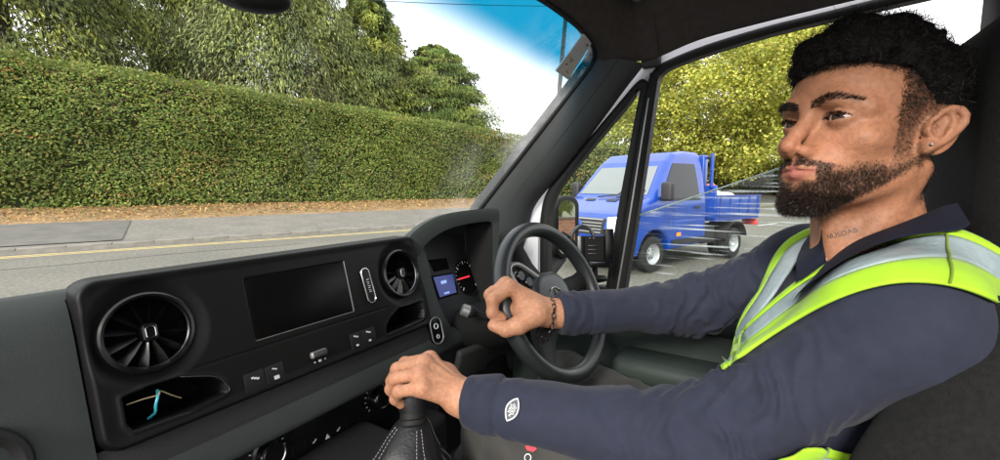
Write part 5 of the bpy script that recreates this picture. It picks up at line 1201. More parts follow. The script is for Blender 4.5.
# -- windscreen
WSO = V(0, 0.775, 1.636); WSS = unit(V(0, -0.345, 0.434)); WSN = unit(np.cross(V(1, 0, 0), WSS)); WSN = WSN if WSN[1] < 0 else -WSN
def wsp(px, py, n=0.0): return hit(px, py, WSO, WSN) + WSN * n
def wz(x, z): t = (z - WSO[2]) / WSS[2]; q = WSO + WSS * t; return V(x, q[1], q[2])
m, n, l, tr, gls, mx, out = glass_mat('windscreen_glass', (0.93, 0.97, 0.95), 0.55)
tc = n.new('ShaderNodeTexCoord'); sx = n.new('ShaderNodeSeparateXYZ'); l.new(tc.outputs['Object'], sx.inputs[0])
mr = n.new('ShaderNodeMapRange'); mr.inputs['From Min'].default_value = 1.965; mr.inputs['From Max'].default_value = 2.06; mr.interpolation_type = 'SMOOTHSTEP'; l.new(sx.outputs['Z'], mr.inputs['Value'])
mc = n.new('ShaderNodeMix'); mc.data_type = 'RGBA'; mc.inputs[6].default_value = (0.93, 0.97, 0.95, 1); mc.inputs[7].default_value = (0.0, 0.15, 0.255, 1); l.new(mr.outputs['Result'], mc.inputs['Factor']); l.new(mc.outputs[2], tr.inputs['Color'])
# reflected haze painted as pale dusty speckle, strongest near the driver's pillar
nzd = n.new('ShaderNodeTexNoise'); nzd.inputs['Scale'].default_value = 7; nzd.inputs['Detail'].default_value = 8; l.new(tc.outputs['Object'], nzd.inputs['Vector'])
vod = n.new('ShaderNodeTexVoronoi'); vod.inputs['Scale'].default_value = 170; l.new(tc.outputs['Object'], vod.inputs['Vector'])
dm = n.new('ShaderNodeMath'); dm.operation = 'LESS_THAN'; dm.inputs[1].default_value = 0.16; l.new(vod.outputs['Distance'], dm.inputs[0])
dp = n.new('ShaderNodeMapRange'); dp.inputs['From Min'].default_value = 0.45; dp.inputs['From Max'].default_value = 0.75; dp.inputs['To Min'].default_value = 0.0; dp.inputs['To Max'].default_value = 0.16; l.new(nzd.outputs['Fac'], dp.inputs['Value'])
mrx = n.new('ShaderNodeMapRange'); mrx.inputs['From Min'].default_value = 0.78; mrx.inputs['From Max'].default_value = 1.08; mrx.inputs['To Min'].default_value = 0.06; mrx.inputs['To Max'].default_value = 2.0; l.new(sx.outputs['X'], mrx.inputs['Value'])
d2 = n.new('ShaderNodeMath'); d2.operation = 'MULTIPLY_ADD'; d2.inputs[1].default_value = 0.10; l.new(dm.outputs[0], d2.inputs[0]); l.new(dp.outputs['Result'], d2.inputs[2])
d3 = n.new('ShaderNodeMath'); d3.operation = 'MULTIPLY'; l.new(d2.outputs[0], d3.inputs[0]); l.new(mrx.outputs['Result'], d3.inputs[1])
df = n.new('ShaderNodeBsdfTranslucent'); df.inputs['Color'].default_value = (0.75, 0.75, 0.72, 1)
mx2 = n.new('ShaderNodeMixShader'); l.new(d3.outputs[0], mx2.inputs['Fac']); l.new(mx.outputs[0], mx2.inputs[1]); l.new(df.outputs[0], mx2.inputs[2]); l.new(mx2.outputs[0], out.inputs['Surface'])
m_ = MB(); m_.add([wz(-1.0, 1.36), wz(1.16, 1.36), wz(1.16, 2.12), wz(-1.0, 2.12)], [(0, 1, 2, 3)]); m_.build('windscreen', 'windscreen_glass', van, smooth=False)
# black ceramic border and the header of the roof
ROOFZ = 2.235
edge_px = [(476, 212), (510, 168), (540, 130), (568, 94), (588, 68), (594, 57), (592, 45), (583, 32), (570, 20), (553, 7), (536, -4), (500, -22), (420, -50)]
ed = bez([wsp(px, py, 0.004) for px, py in edge_px], 60)
top = [wz(x, 2.09) for x in (0.62, 0.4, 0.0, -0.5, -1.0)]
# A-pillar trim: from the glass edge to the door seal, bulging into the cab
door_px = [(524, 228), (532, 204), (560, 170), (590, 131), (620, 90), (641, 63)]
dp_ = bez([hit(px, py, (1.195, 0, 0), (1, 0, 0)) for px, py in door_px], 24)
gp_ = bez([wsp(px, py, 0.004) for px, py in [(476, 212), (510, 168), (540, 130), (568, 94), (588, 68), (594, 57)]], 24)
m_ = MB(); rings = []
for a, b in zip(gp_, dp_):
    mid = (a + b) / 2; bul = unit(V(-0.75, -0.62, -0.1)); ring = [a + WSN * -0.03, a, a * 0.8 + b * 0.2 + bul * 0.010, a * 0.55 + b * 0.45 + bul * 0.020, a * 0.25 + b * 0.75 + bul * 0.016, b + bul * 0.002, b + V(0.03, 0.0, 0)]
    rings.append(ring)
r0 = [q + V(0.0, 0.05, -0.20) for q in rings[0]]
m_.loft([r0] + rings, closed=False); pil = m_.build('a_pillar_trim', 'pillar_grey', van, angle=55)
m_ = MB(); m_.tube([a * 0.55 + b * 0.45 + unit(V(-0.75, -0.62, -0.1)) * 0.019 for a, b in list(zip(gp_, dp_))[2:]], 0.0012, 5); m_.build('trim_seam', 'matt_black', pil)
m_ = MB(); m_.tube(ed, 0.006, 8); m_.build('screen_seal', 'rubber', van)
# roof lining: rises from the screen edge and door frame, then flat
rl_px = [(641, 60), (660, 53), (700, 36), (760, 19.5), (820, 4.5), (880, -10), (960, -30), (1040, -48)]
dl = bez([hit(px, py, (1.20, 0, 0), (1, 0, 0)) for px, py in rl_px], 40)
dl = dl + [dl[-1] + V(0, -0.3 - 0.2 * k, 0.004) for k in range(3)]
m_ = MB(); rings = []
for q in dl:
    rings.append([q + V(0.01, 0, -0.006), q, q + V(-0.020, 0, 0.018), q + V(-0.06, 0, 0.055), V(1.06, q[1], max(q[2] + 0.075, ROOFZ - 0.03)), V(0.96, q[1], ROOFZ), V(0.6, q[1], ROOFZ + 0.01), V(0.28, q[1], ROOFZ + 0.012), V(0.0, q[1], ROOFZ + 0.012)])
roof_r0 = rings[0][1:]; m_.loft(rings, closed=False); roof = m_.build('roof_lining', 'headliner', van, angle=60)
# header between windscreen and roof
he = bez([wsp(px, py, 0.004) for px, py in [(594, 57), (592, 45), (583, 32), (570, 20), (553, 7), (536, -4)]], 20) + [wz(x, 2.092) for x in (0.55, 0.4, 0.28)]
rf0 = bez(roof_r0[:-1], 23); hd = []
for i, (A_, B_) in enumerate(zip(he, rf0)):
    B_ = B_ + V(0, 0.004, -0.002); hd.append([A_ + V(0, 0.02, 0.012), A_, A_ * 0.85 + B_ * 0.15 + V(0, -0.004, -0.010), A_ * 0.5 + B_ * 0.5 + V(0, -0.004, -0.014), A_ * 0.15 + B_ * 0.85 + V(0, 0, -0.006), B_, B_ + V(0, -0.05, 0.004)])
m_ = MB(); m_.loft(hd, closed=False); m_.build('screen_header', 'headliner', van, angle=60)
m_ = MB(); m_.loft([[wz(x, 2.092) + V(0, 0.02, 0.012), wz(x, 2.092), V(x, 0.36, 2.15), V(x, 0.26, ROOFZ - 0.01), V(x, 0.20, ROOFZ + 0.01)] for x in (0.30, -0.2, -0.92)], closed=False); m_.build('screen_header', 'headliner', van, angle=60)
m_ = MB(); m_.rbox((0.76, -0.88, 1.42), (1.0, 0.03, 1.66), 0.01); m_.build('unseen_bulkhead', 'pillar_grey', van)  # out of view; added to cut fill light from behind the driver
m_ = MB(); m_.tube([wz(-0.95, 1.40), wz(-0.95, 2.12)], 0.045, 10); m_.build('a_pillar_trim', 'pillar_grey', van)
m_ = MB(); m_.rbox(V(0.86, 0.215, ROOFZ - 0.035), (0.42, 0.17, 0.028), 0.013, np.stack([V(1, 0, 0), unit(V(0, 1, -0.18)), unit(V(0, 0.18, 1))]), 4); m_.build('sun_visor', 'visor_cloth', van)
# interior mirror just dipping into the frame
m_ = MB(); c = P(249, -6, 0.50); bmx = bmesh.new(); bmesh.ops.create_uvsphere(bmx, u_segments=24, v_segments=14, radius=1.0)
for v in bmx.verts: v.co = Vector((v.co.x * 0.045, v.co.y * 0.02, v.co.z * 0.020))
m_.bm(bmx, c, np.stack([unit(V(0.9, -0.4, 0)), unit(V(0.4, 0.9, 0)), V(0, 0, 1)])); m_.tube([c + V(0, 0.01, 0.01), wz(c[0], 2.03) + V(0, -0.004, 0)], 0.008, 8); m_.build('interior_mirror', 'matt_black', van)
# -- driver's door: white frame, seals, glass, inner trim
def plate(name, A, B, X, th, m, parent, n=40, bulge=0.0):
    a = bez([hit(px, py, (X, 0, 0), (1, 0, 0)) for px, py in A], n); b = bez([hit(px, py, (X, 0, 0), (1, 0, 0)) for px, py in B], n); m_ = MB(); rings = []
    for p, q in zip(a, b): rings.append([p + V(th, 0, 0), p, p * 0.7 + q * 0.3 + V(-bulge, 0, 0), p * 0.3 + q * 0.7 + V(-bulge, 0, 0), q, q + V(th, 0, 0)])
    m_.loft(rings, closed=False); return m_.build(name, m, parent, angle=50)
frm = plate('door_frame', [(524, 300), (525, 250), (526, 222), (534, 199), (560, 165), (600, 117), (632, 79), (646, 62), (660, 55), (700, 39), (760, 21), (820, 6), (960, -29), (1060, -50)],
            [(538, 300), (538, 250), (540, 220), (546, 198), (566, 172), (606, 124), (638, 86), (653, 70), (668, 62), (704, 47), (762, 29), (822, 14), (960, -20), (1060, -41)], 1.232, 0.05, 'white_paint', van)
plate('quarter_frame', [(634, 84), (641, 77), (650, 72), (656, 68)], [(637, 96), (645, 90), (650, 88), (653, 88)], 1.236, 0.03, 'white_paint', frm, 12)
qs = [(540, 292), (540, 250), (541, 215), (545, 196), (556, 178), (590, 137), (622, 99), (636, 83), (643, 79), (648, 84), (645, 100), (636, 152), (625, 215), (613, 292)]
qi = [(548, 286), (548, 250), (549, 216), (553, 200), (562, 184), (595, 143), (626, 106), (636, 92), (639, 89), (640, 92), (637, 106), (628, 155), (617, 215), (606, 286)]
plate('quarter_seal', qs, qi, 1.222, 0.03, 'rubber', frm, 70, 0.004)
plate('quarter_seal', [(540, 292), (575, 293), (613, 292)], [(548, 286), (575, 287), (606, 286)], 1.222, 0.03, 'rubber', frm, 8, 0.004)
plate('window_post', [(611, 300), (622, 235), (634, 165), (645, 98), (650, 73)], [(623, 300), (634, 235), (645, 165), (655, 98), (659, 73)], 1.212, 0.04, 'matt_black', frm, 20, 0.006)
plate('post_bead', [(615, 298), (627, 228), (638, 160), (648, 98)], [(616.6, 298), (628.6, 228), (639.4, 160), (649.2, 98)], 1.204, 0.006, 'silver_plastic', frm, 12)
plate('window_seal', [(648, 98), (651, 76), (657, 67), (668, 60), (704, 45.5), (762, 27.5), (822, 12.5), (960, -21.5), (1060, -43)], [(656, 98), (659, 79), (664, 72), (674, 66), (706, 54), (764, 36), (824, 21), (960, -10), (1060, -30)], 1.222, 0.03, 'rubber', frm, 50, 0.004)
m, n, l, tr, gls, mx, out = glass_mat('side_glass', (0.92, 0.96, 0.94), 0.5)
tc = n.new('ShaderNodeTexCoord'); mp = n.new('ShaderNodeMapping'); mp.inputs['Rotation'].default_value = (math.radians(11), 0, 0); mp.inputs['Scale'].default_value = (1, 2.2, 75); l.new(tc.outputs['Object'], mp.inputs['Vector'])
nz = n.new('ShaderNodeTexNoise'); nz.inputs['Scale'].default_value = 1.6; nz.inputs['Detail'].default_value = 4; l.new(mp.outputs['Vector'], nz.inputs['Vector'])  # white streaks painted into the pane to stand for its reflections
n2 = n.new('ShaderNodeTexNoise'); n2.inputs['Scale'].default_value = 6.0; l.new(tc.outputs['Object'], n2.inputs['Vector'])
r1 = n.new('ShaderNodeMapRange'); r1.inputs['From Min'].default_value = 0.53; r1.inputs['From Max'].default_value = 0.66; r1.inputs['To Max'].default_value = 0.75; l.new(nz.outputs['Fac'], r1.inputs['Value'])
r2 = n.new('ShaderNodeMapRange'); r2.inputs['From Min'].default_value = 0.43; r2.inputs['From Max'].default_value = 0.62; l.new(n2.outputs['Fac'], r2.inputs['Value'])
mm = n.new('ShaderNodeMath'); mm.operation = 'MULTIPLY'; l.new(r1.outputs['Result'], mm.inputs[0]); l.new(r2.outputs['Result'], mm.inputs[1])
tl = n.new('ShaderNodeBsdfTranslucent'); tl.inputs['Color'].default_value = (0.8, 0.85, 0.85, 1); m3 = n.new('ShaderNodeMixShader'); l.new(mm.outputs[0], m3.inputs['Fac']); l.new(mx.outputs[0], m3.inputs[1]); l.new(tl.outputs[0], m3.inputs[2]); l.new(m3.outputs[0], out.inputs['Surface'])
m, n, l, tr, gls, mx, out = glass_mat('quarter_glass_tint', (0.90, 0.95, 0.92), 0.5)
m_ = MB(); m_.add([hit(px, py, (1.238, 0, 0), (1, 0, 0)) for px, py in [(544, 290), (609, 290), (641, 86), (637, 86), (548, 190)]], [(0, 1, 2, 3, 4)]); m_.build('quarter_glass', 'quarter_glass_tint', frm, smooth=False)
# main window wound part of the way down: its bright top edge slopes across the opening
gx0, gx1 = hit(628, 219, (1.236, 0, 0), (1, 0, 0)), hit(900, 128, (1.236, 0, 0), (1, 0, 0))
m_ = MB(); lowr = [V(1.236, gx1[1], 1.30), V(1.236, gx0[1], 1.30)]
m_.add([gx0, gx1, lowr[0], lowr[1]] + [q + V(0.0045, 0, 0) for q in (gx0, gx1, lowr[0], lowr[1])], [(0, 1, 2, 3), (4, 7, 6, 5)]); wg = m_.build('window_glass', 'side_glass', frm, smooth=False)
mat('glass_edge', (0.45, 0.58, 0.52), rough=0.15, trans=0.3); m_ = MB(); m_.tube([gx0 + V(0.002, 0, 0), gx1 + V(0.002, 0, 0)], 0.0022, 6); m_.build('glass_top_edge', 'glass_edge', frm)
m_ = MB(); m_.rbox((1.215, -0.05, 1.10), (0.07, 1.50, 0.56), 0.02); m_.rbox((1.205, -0.05, 1.395), (0.085, 1.50, 0.05), 0.018); door = m_.build('door_trim', 'door_trim', van)
m_ = MB(); m_.rbox((1.13, 0.02, 1.27), (0.13, 0.62, 0.07), 0.025); m_.build('door_armrest', 'door_trim', van)
m_ = MB(); m_.rbox((1.205, 0.62, 1.40), (0.085, 0.34, 0.10), 0.02); m_.build('door_sill_corner', 'matt_black', van)
m_ = MB(); m_.tube([V(1.224, 0.66, 1.447), V(1.224, -0.75, 1.425)], 0.010, 8); m_.build('sill_seal', 'rubber', van)
m_ = MB(); m_.rbox(hit(652, 61, (1.235, 0, 0), (1, 0, 0)), (0.05, 0.05, 0.04), 0.008); m_.build('frame_corner', 'pillar_grey', van)
# B-pillar and belt
m_ = MB(); m_.rbox((1.17, -0.45, 1.75), (0.12, 0.26, 1.0), 0.03); m_.build('b_pillar_trim', 'pillar_grey', van)
mat('belt_webbing', (0.10, 0.11, 0.08), rough=0.8, bump=(800, 0.4, 0.001)); m_ = MB(); m_.box((1.106, -0.40, 1.80), (0.003, 0.048, 0.8)); m_.build('seat_belt', 'belt_webbing', van)
# -- wing mirror outside the door
MC = hit(566.5, 227, (1.50, 0, 0), (1, 0, 0)); mn = unit(V(-0.42, -0.90, 0.02)); ME = np.stack([unit(np.cross(V(0, 0, 1), mn)), V(0, 0, 1.0), mn]); ME[1] = np.cross(mn, ME[0])
m_ = MB(); m_.prism(rrect(0.118, 0.235, 0.045, 8), (MC, ME), -0.06, 0.010, 0.010, 3); mir = m_.build('wing_mirror', 'matt_black', van, angle=50)
mat('mirror_glass', (0.9, 0.9, 0.9), rough=0.02, metal=1.0); m_ = MB(); m_.prism(rrect(0.082, 0.200, 0.034, 8), (MC - 0.009 * ME[0] * np.sign(ME[0] @ cR), ME), 0.0105, 0.0125); m_.build('mirror_face', 'mirror_glass', mir)
m_ = MB(); m_.tube([MC - mn * 0.04 - V(0, 0, 0.12), V(1.27, MC[1] + 0.02, MC[2] - 0.20)], 0.03, 10); m_.build('mirror_arm', 'matt_black', mir)
# outer skin of the cab so it is a van from outside too
m_ = MB(); m_.rbox((1.275, -0.05, 0.95), (0.035, 1.7, 0.90), 0.015); m_.build('outer_door_skin', 'white_paint', van)
m_ = MB(); m_.rbox((0.15, 1.20, 0.98), (2.2, 0.50, 0.74), 0.08); m_.build('bonnet', 'white_paint', van)
m_ = MB(); m_.rbox((0.25, -0.1, 0.60), (1.9, 1.9, 0.10), 0.02); m_.build('cab_floor', 'matt_black', van)
for wx, wy_ in ((1.13, 0.95), (-0.80, 0.95)):
    m_ = MB(); c = V(wx, wy_, 0.345); ax = V(1, 0, 0); m_.lathe([(0.20, -0.11), (0.31, -0.11), (0.345, -0.07), (0.345, 0.07), (0.31, 0.11), (0.20, 0.11)], c, ax, 40); wl = m_.build('wheel', 'rubber', van)
    m_ = MB(); m_.lathe([(0.0, 0.06), (0.12, 0.07), (0.20, 0.10), (0.205, -0.10), (0.0, -0.09)], c, ax, 32); m_.build('rim', 'silver_plastic', wl)
# -- driver's seat
hdr = h2w((0, -0.175, 0.0)); sfw = V(0, 1, 0)
m_ = MB(); m_.rbox((0.905, -0.285, 1.80), (0.33, 0.13, 0.36), 0.055, None, 5); seat = m_.build('driver_seat', 'seat_cloth', van)
m_ = MB(); bx_ = bmesh.new(); bmesh.ops.create_cube(bx_, size=1.0)
for v in bx_.verts: v.co = Vector((v.co.x * 0.58, v.co.y * 0.16, v.co.z * 0.74))
bmesh.ops.bevel(bx_, geom=bx_.edges[:], offset=0.06, segments=5, profile=0.5, affect='EDGES'); ta = math.radians(14)
m_.bm(bx_, (0.825, -0.345, 1.33), np.stack([V(1, 0, 0), V(0, math.cos(ta), math.sin(ta)), V(0, -math.sin(ta), math.cos(ta))])); m_.build('backrest', 'seat_cloth', seat)
BO = [P(1040, 318, 0.40), P(1000, 372, 0.405), P(950, 428, 0.41), P(905, 486, 0.42), P(860, 560, 0.45)]
m_ = MB(); m_.tube(bez(BO, 24), [0.040 + 0.006 * math.sin(math.pi * i / 24) for i in range(25)], 20); m_.build('side_bolster', 'seat_cloth', seat, angle=None)
for sx_ in (-0.07, 0.07): m_ = MB(); m_.tube([V(0.905 + sx_, -0.30, 1.66), V(0.905 + sx_, -0.36, 1.56)], 0.007, 8); m_.build('headrest_post', 'dark_chrome', seat)
m_ = MB(); m_.rbox((0.86, -0.08, 1.00), (0.52, 0.56, 0.18), 0.06, None, 5); m_.build('seat_cushion', 'seat_cloth', seat)
# ---- loose things in the cab
mat('clear_plastic', (0.55, 0.56, 0.60), rough=0.35); mat('ticket_paper', (0.62, 0.60, 0.55), rough=0.8, noise=(60, 0.15)); mat('ticket_ink', (0.10, 0.10, 0.10), rough=0.8)
tk = [wsp(px, py, 0.006) for px, py in [(553, 69), (566, 78), (589, 41), (582, 31)]]
ticket = thing('permit_holder', tk[0], 'pale plastic parking permit holder stuck to the windscreen corner', 'permit holder')
m_ = MB(); m_.add(tk + [q + WSN * 0.003 for q in tk], [(0, 1, 2, 3), (7, 6, 5, 4), (0, 4, 5, 1), (1, 5, 6, 2), (2, 6, 7, 3), (3, 7, 4, 0)]); m_.build('pocket', 'clear_plastic', ticket, smooth=False)
def tq(u, v, n=0.0045): a = tk[0] * (1 - u) + tk[1] * u; b = tk[3] * (1 - u) + tk[2] * u; return a * (1 - v) + b * v + WSN * n
m_ = MB(); m_.add([tq(0.06, 0.04), tq(0.94, 0.04), tq(0.94, 0.45), tq(0.06, 0.45)], [(0, 1, 2, 3)]); m_.build('ticket', 'ticket_paper', ticket, smooth=False)
for (u0, u1, v0, v1_) in ((0.2, 0.32, 0.24, 0.28), (0.3, 0.42, 0.34, 0.37), (0.5, 0.7, 0.12, 0.14), (0.2, 0.5, 0.40, 0.42), (0.62, 0.8, 0.86, 0.90)):
    m_ = MB(); m_.add([tq(u0, v0, 0.005), tq(u1, v0, 0.005), tq(u1, v1_, 0.005), tq(u0, v1_, 0.005)], [(0, 1, 2, 3)]); m_.build('print_mark', 'ticket_ink', ticket, smooth=False)
# phone holder
HC = P(592, 250, 1.16); ph = thing('phone_holder', HC, 'empty black phone holder clamped by the side window', 'phone holder')
hn = unit(CAM - HC + V(0.2, -0.3, 0)); HE = np.stack([unit(np.cross(V(0, 0, 1), hn)), V(0, 0, 1.0), hn]); HE[1] = np.cross(hn, HE[0])
if HE[0] @ cR < 0: HE[0] = -HE[0]; HE[2] = -HE[2]
def hp(px, py, n=0.0): return P(px, py, 1.16) - cF * n
def hrect(name, x0, y0, x1, y1, n0, n1, m, r=1.0):
    w = abs(x1 - x0) / FPX * 1.16; h = abs(y1 - y0) / FPX * 1.16; m_ = MB(); m_.rbox(P((x0 + x1) / 2, (y0 + y1) / 2, 1.16 - (n0 + n1) / 2), (w, h, n1 - n0), 0.002 * r, np.stack([cR, cU, -cF])); return m_.build(name, m, ph)
hrect('back_plate', 580, 236, 606, 264, 0.0, 0.012, 'matt_black'); hrect('clamp_arm', 604, 229, 612, 262, 0.0, 0.034, 'gloss_black'); hrect('clamp_arm', 579.5, 236, 583, 256, 0.004, 0.030, 'matt_black'); hrect('clamp_pad', 577.5, 236, 581, 253, 0.020, 0.032, 'silver_plastic')
hrect('foot_rest', 588, 260.5, 609, 267, 0.0, 0.030, 'gloss_black'); hrect('foot_pad', 592, 261.5, 607, 264, 0.030, 0.033, 'dark_chrome')
for k in range(3): hrect('grip_rib', 588, 245 + 4 * k, 600, 246.2 + 4 * k, 0.012, 0.014, 'dark_chrome', 0.3)
for k in range(2): hrect('screw', 589 + 4 * k, 237, 591.3 + 4 * k, 239.3, 0.012, 0.0145, 'dark_chrome', 0.4)
m_ = MB(); m_.tube([hp(583.5 + 11 * math.cos(t), 238 - 11.5 * math.sin(t), -0.012) for t in np.linspace(0.1, 3.3, 18)], 0.0055, 8); m_.build('ball_mount', 'dark_chrome', ph)
m_ = MB(); m_.tube([hp(580, 250, -0.01), hp(568, 238, -0.02), hp(562, 234, -0.02)], 0.010, 10); m_.build('mount_arm', 'matt_black', ph)
m_ = MB(); m_.lathe([(0.0, 0.0), (0.028, 0.004), (0.034, 0.016), (0.0, 0.020)], hp(596, 276, -0.01), V(-0.3, -0.3, -1), 24); m_.tube([hp(595, 266, -0.004), hp(596, 276, -0.01)], 0.008, 8); m_.build('suction_foot', 'rubber', ph)
# cyan reflection in the left tray, modelled as a thin tube
def ts(px, py, n): x, s = ppx(px, py); return PLc(x, s, n)
mat('strip_cyan', (0.05, 0.42, 0.52), rough=0.35); mat('beige_cord', (0.42, 0.34, 0.20), rough=0.7)
cb = thing('cyan_strip', ts(158, 415, -0.045), 'short cyan reflection strip modelled in the lower tray of the dashboard', 'cable')
m_ = MB(); m_.tube(bez([ts(161, 390, -0.012), ts(159.5, 397, -0.006), ts(157.5, 405, -0.006), ts(158.5, 413, -0.012), ts(156, 419, -0.026)], 20), 0.0017, 8); m_.build('cable', 'strip_cyan', cb)
cr = thing('cord', ts(150, 400, -0.04), 'thin beige cord lying along the lower tray of the dashboard', 'cord')
m_ = MB(); m_.tube(bez([ts(131, 405, -0.016), ts(146, 399, -0.008), ts(160, 395, -0.006), ts(163, 391, -0.008), ts(176, 395, -0.014), ts(188, 398, -0.022)], 24), 0.0008, 6); m_.build('strand', 'beige_cord', cr)
# ------------------------------------------------------------------ blue tipper truck
mat('truck_blue', (0.004, 0.048, 0.30), rough=0.32, coat=0.4, noise=(3, 0.25)); mat('truck_dark', (0.018, 0.018, 0.020), rough=0.6, noise=(10, 0.3)); mat('truck_grey', (0.09, 0.09, 0.095), rough=0.6)
mat('truck_glass', (0.13, 0.15, 0.15), rough=0.06, coat=0.5); mat('truck_side_glass', (0.02, 0.024, 0.024), rough=0.08, spec=0.25); mat('lamp_glass', (0.65, 0.68, 0.70), rough=0.08, coat=0.8); mat('amber', (0.85, 0.22, 0.02), rough=0.25, emit=((0.9, 0.25, 0.02), 0.15))
mat('tyre', (0.014, 0.014, 0.014), rough=0.85, noise=(20, 0.3)); mat('wheel_steel', (0.42, 0.43, 0.44), rough=0.4, metal=0.5, noise=(8, 0.25)); mat('plate_white', (0.75, 0.75, 0.72), rough=0.5); mat('load_pale', (0.62, 0.55, 0.52), rough=0.8, noise=(5, 0.3)); mat('load_red', (0.55, 0.12, 0.10), rough=0.8)
TSC = 1.07; TA = math.radians(157.0); TE = TSC * np.stack([V(math.cos(TA), math.sin(TA), 0), V(-math.sin(TA), math.cos(TA), 0), V(0, 0, 1.0)])
T0 = V(9.2, 2.72, 0.0) - 0.13 * cR; TH, TL = TE[0], TE[1]
def tw(x, y, z): return T0 + x * TH + y * TL + z * TE[2]
def t_loc(p): return (p - np.float32(T0)) @ np.float32(TE.T)
truck = thing('tipper_truck', T0, 'bright blue tipper truck driving along the road outside the side window', 'truck')
prof = [(0.92, 0.34), (0.98, 0.50), (0.99, 0.70), (0.93, 0.98), (0.80, 1.13), (0.30, 1.34), (0.12, 1.40), (-0.52, 2.10), (-0.75, 2.26), (-1.15, 2.31), (-1.60, 2.30), (-1.68, 2.20), (-1.70, 0.46), (0.30, 0.34)]
def sd_poly2(u, v, P_):
    n = len(P_); d = np.full(len(u), 1e9, np.float32); s = np.ones(len(u), bool)
    for i in range(n):
        ax, ay = P_[i]; bx, by = P_[(i + 1) % n]; ex, ey = bx - ax, by - ay; wx, wy = u - ax, v - ay; t = np.clip((wx * ex + wy * ey) / (ex * ex + ey * ey), 0, 1); d = np.minimum(d, np.hypot(wx - ex * t, wy - ey * t))
        c = ((ay > v) != (by > v)); 
        with np.errstate(divide='ignore', invalid='ignore'): xx = (bx - ax) * (v - ay) / (by - ay) + ax if by != ay else np.zeros_like(v)
        s ^= c & (u < xx)
    return np.where(s, d, -d)
def sd_cab(p):
    q = t_loc(p) if False else p; x, y, z = q[:, 0], np.abs(q[:, 1]), q[:, 2]
    side = sd_poly2(x, z, prof)
    hw = 1.00 - 0.20 * np.clip((z - 1.25) / 1.05, 0, 1) ** 1.2 - 0.16 * np.clip((x - 0.25) / 0.75, 0, 1) ** 2 - 0.03 * np.clip((0.6 - z), 0, 1)
    d = smax(side, y - hw, 0.10)
    for wx in (0.0,): d = smax(d, -np.maximum(np.hypot(x - wx, z - 0.36) - 0.45, 0.55 - y), 0.03)
    # shut lines and body creases
    d = d + 0.008 * np.exp(-((x + 0.50) / 0.012) ** 2) * (y > 0.6) * (z < 1.45) * (z > 0.5) + 0.008 * np.exp(-((x + 1.45) / 0.012) ** 2) * (y > 0.6) * (z < 2.1)
    d = d + 0.010 * np.exp(-((z - 0.98) / 0.02) ** 2) * (y > 0.6) * (x < -0.4) + 0.006 * np.exp(-((x - 0.80 + 0.03) / 0.015) ** 2) * (z > 1.0)
    return d
vc, qc = surf(sd_cab, (-1.85, -1.1, 0.2), (1.15, 1.1, 2.45), 0.026)
bvC = BVHTree.FromPolygons([tuple(x) for x in vc], [tuple(int(i) for i in x) for x in qc])
w_ = T0 + vc @ TE; body = meshobj('cab_body', np_mesh('cab_body', w_, qc), 'truck_blue', truck, angle=None)
def patch(name, quad, d, m, parent, lift=0.008, n=14, k=10, org=None):
    """quad: 4 local corners; projected along d on to the cab skin"""
    A, B, C_, D_ = [np.array(q, float) for q in quad]; vs = []
    for i in range(n + 1):
        for j in range(k + 1):
            u, v = i / n, j / k; q = (A * (1 - u) + B * u) * (1 - v) + (D_ * (1 - u) + C_ * u) * v; o = q - np.array(d) * 3
            h, nn, ix, ds = bvC.ray_cast(Vector(o), Vector(d)); h = np.array(h) + np.array(nn) * lift if h is not None else q
            vs.append(T0 + h @ TE)
    m_ = MB(); m_.add(vs, [(i * (k + 1) + j, (i + 1) * (k + 1) + j, (i + 1) * (k + 1) + j + 1, i * (k + 1) + j + 1) for i in range(n) for j in range(k)]); return m_.build(name, m, parent, angle=60)
fx = (-1, 0, -0.0)
patch('windscreen', [(0, -0.84, 1.43), (0, 0.84, 1.43), (0, 0.70, 2.12), (0, -0.70, 2.12)], unit(V(-1, 0, -0.3)), 'truck_glass', truck, n=20)
patch('grille', [(0, -0.58, 0.74), (0, 0.58, 0.74), (0, 0.62, 1.03), (0, -0.62, 1.03)], fx, 'truck_dark', truck, 0.010)
for k in range(5): patch('grille_bar', [(0, -0.56, 0.775 + 0.055 * k), (0, 0.56, 0.775 + 0.055 * k), (0, 0.56, 0.795 + 0.055 * k), (0, -0.56, 0.795 + 0.055 * k)], fx, 'silver_plastic', truck, 0.026, 12, 1)
patch('bumper', [(0, -0.88, 0.36), (0, 0.88, 0.36), (0, 0.90, 0.68), (0, -0.90, 0.68)], fx, 'truck_dark', truck, 0.012, 20)
patch('number_plate', [(0, -0.26, 0.50), (0, 0.26, 0.50), (0, 0.26, 0.61), (0, -0.26, 0.61)], fx, 'plate_white', truck, 0.024, 6, 2)
em = MB(); em.lathe([(0.0, 0.012), (0.10, 0.010), (0.115, 0.0)], tw(0.985, 0, 0.90), TH, 24, ex=TL); eo = em.build('front_emblem', 'truck_blue', truck)
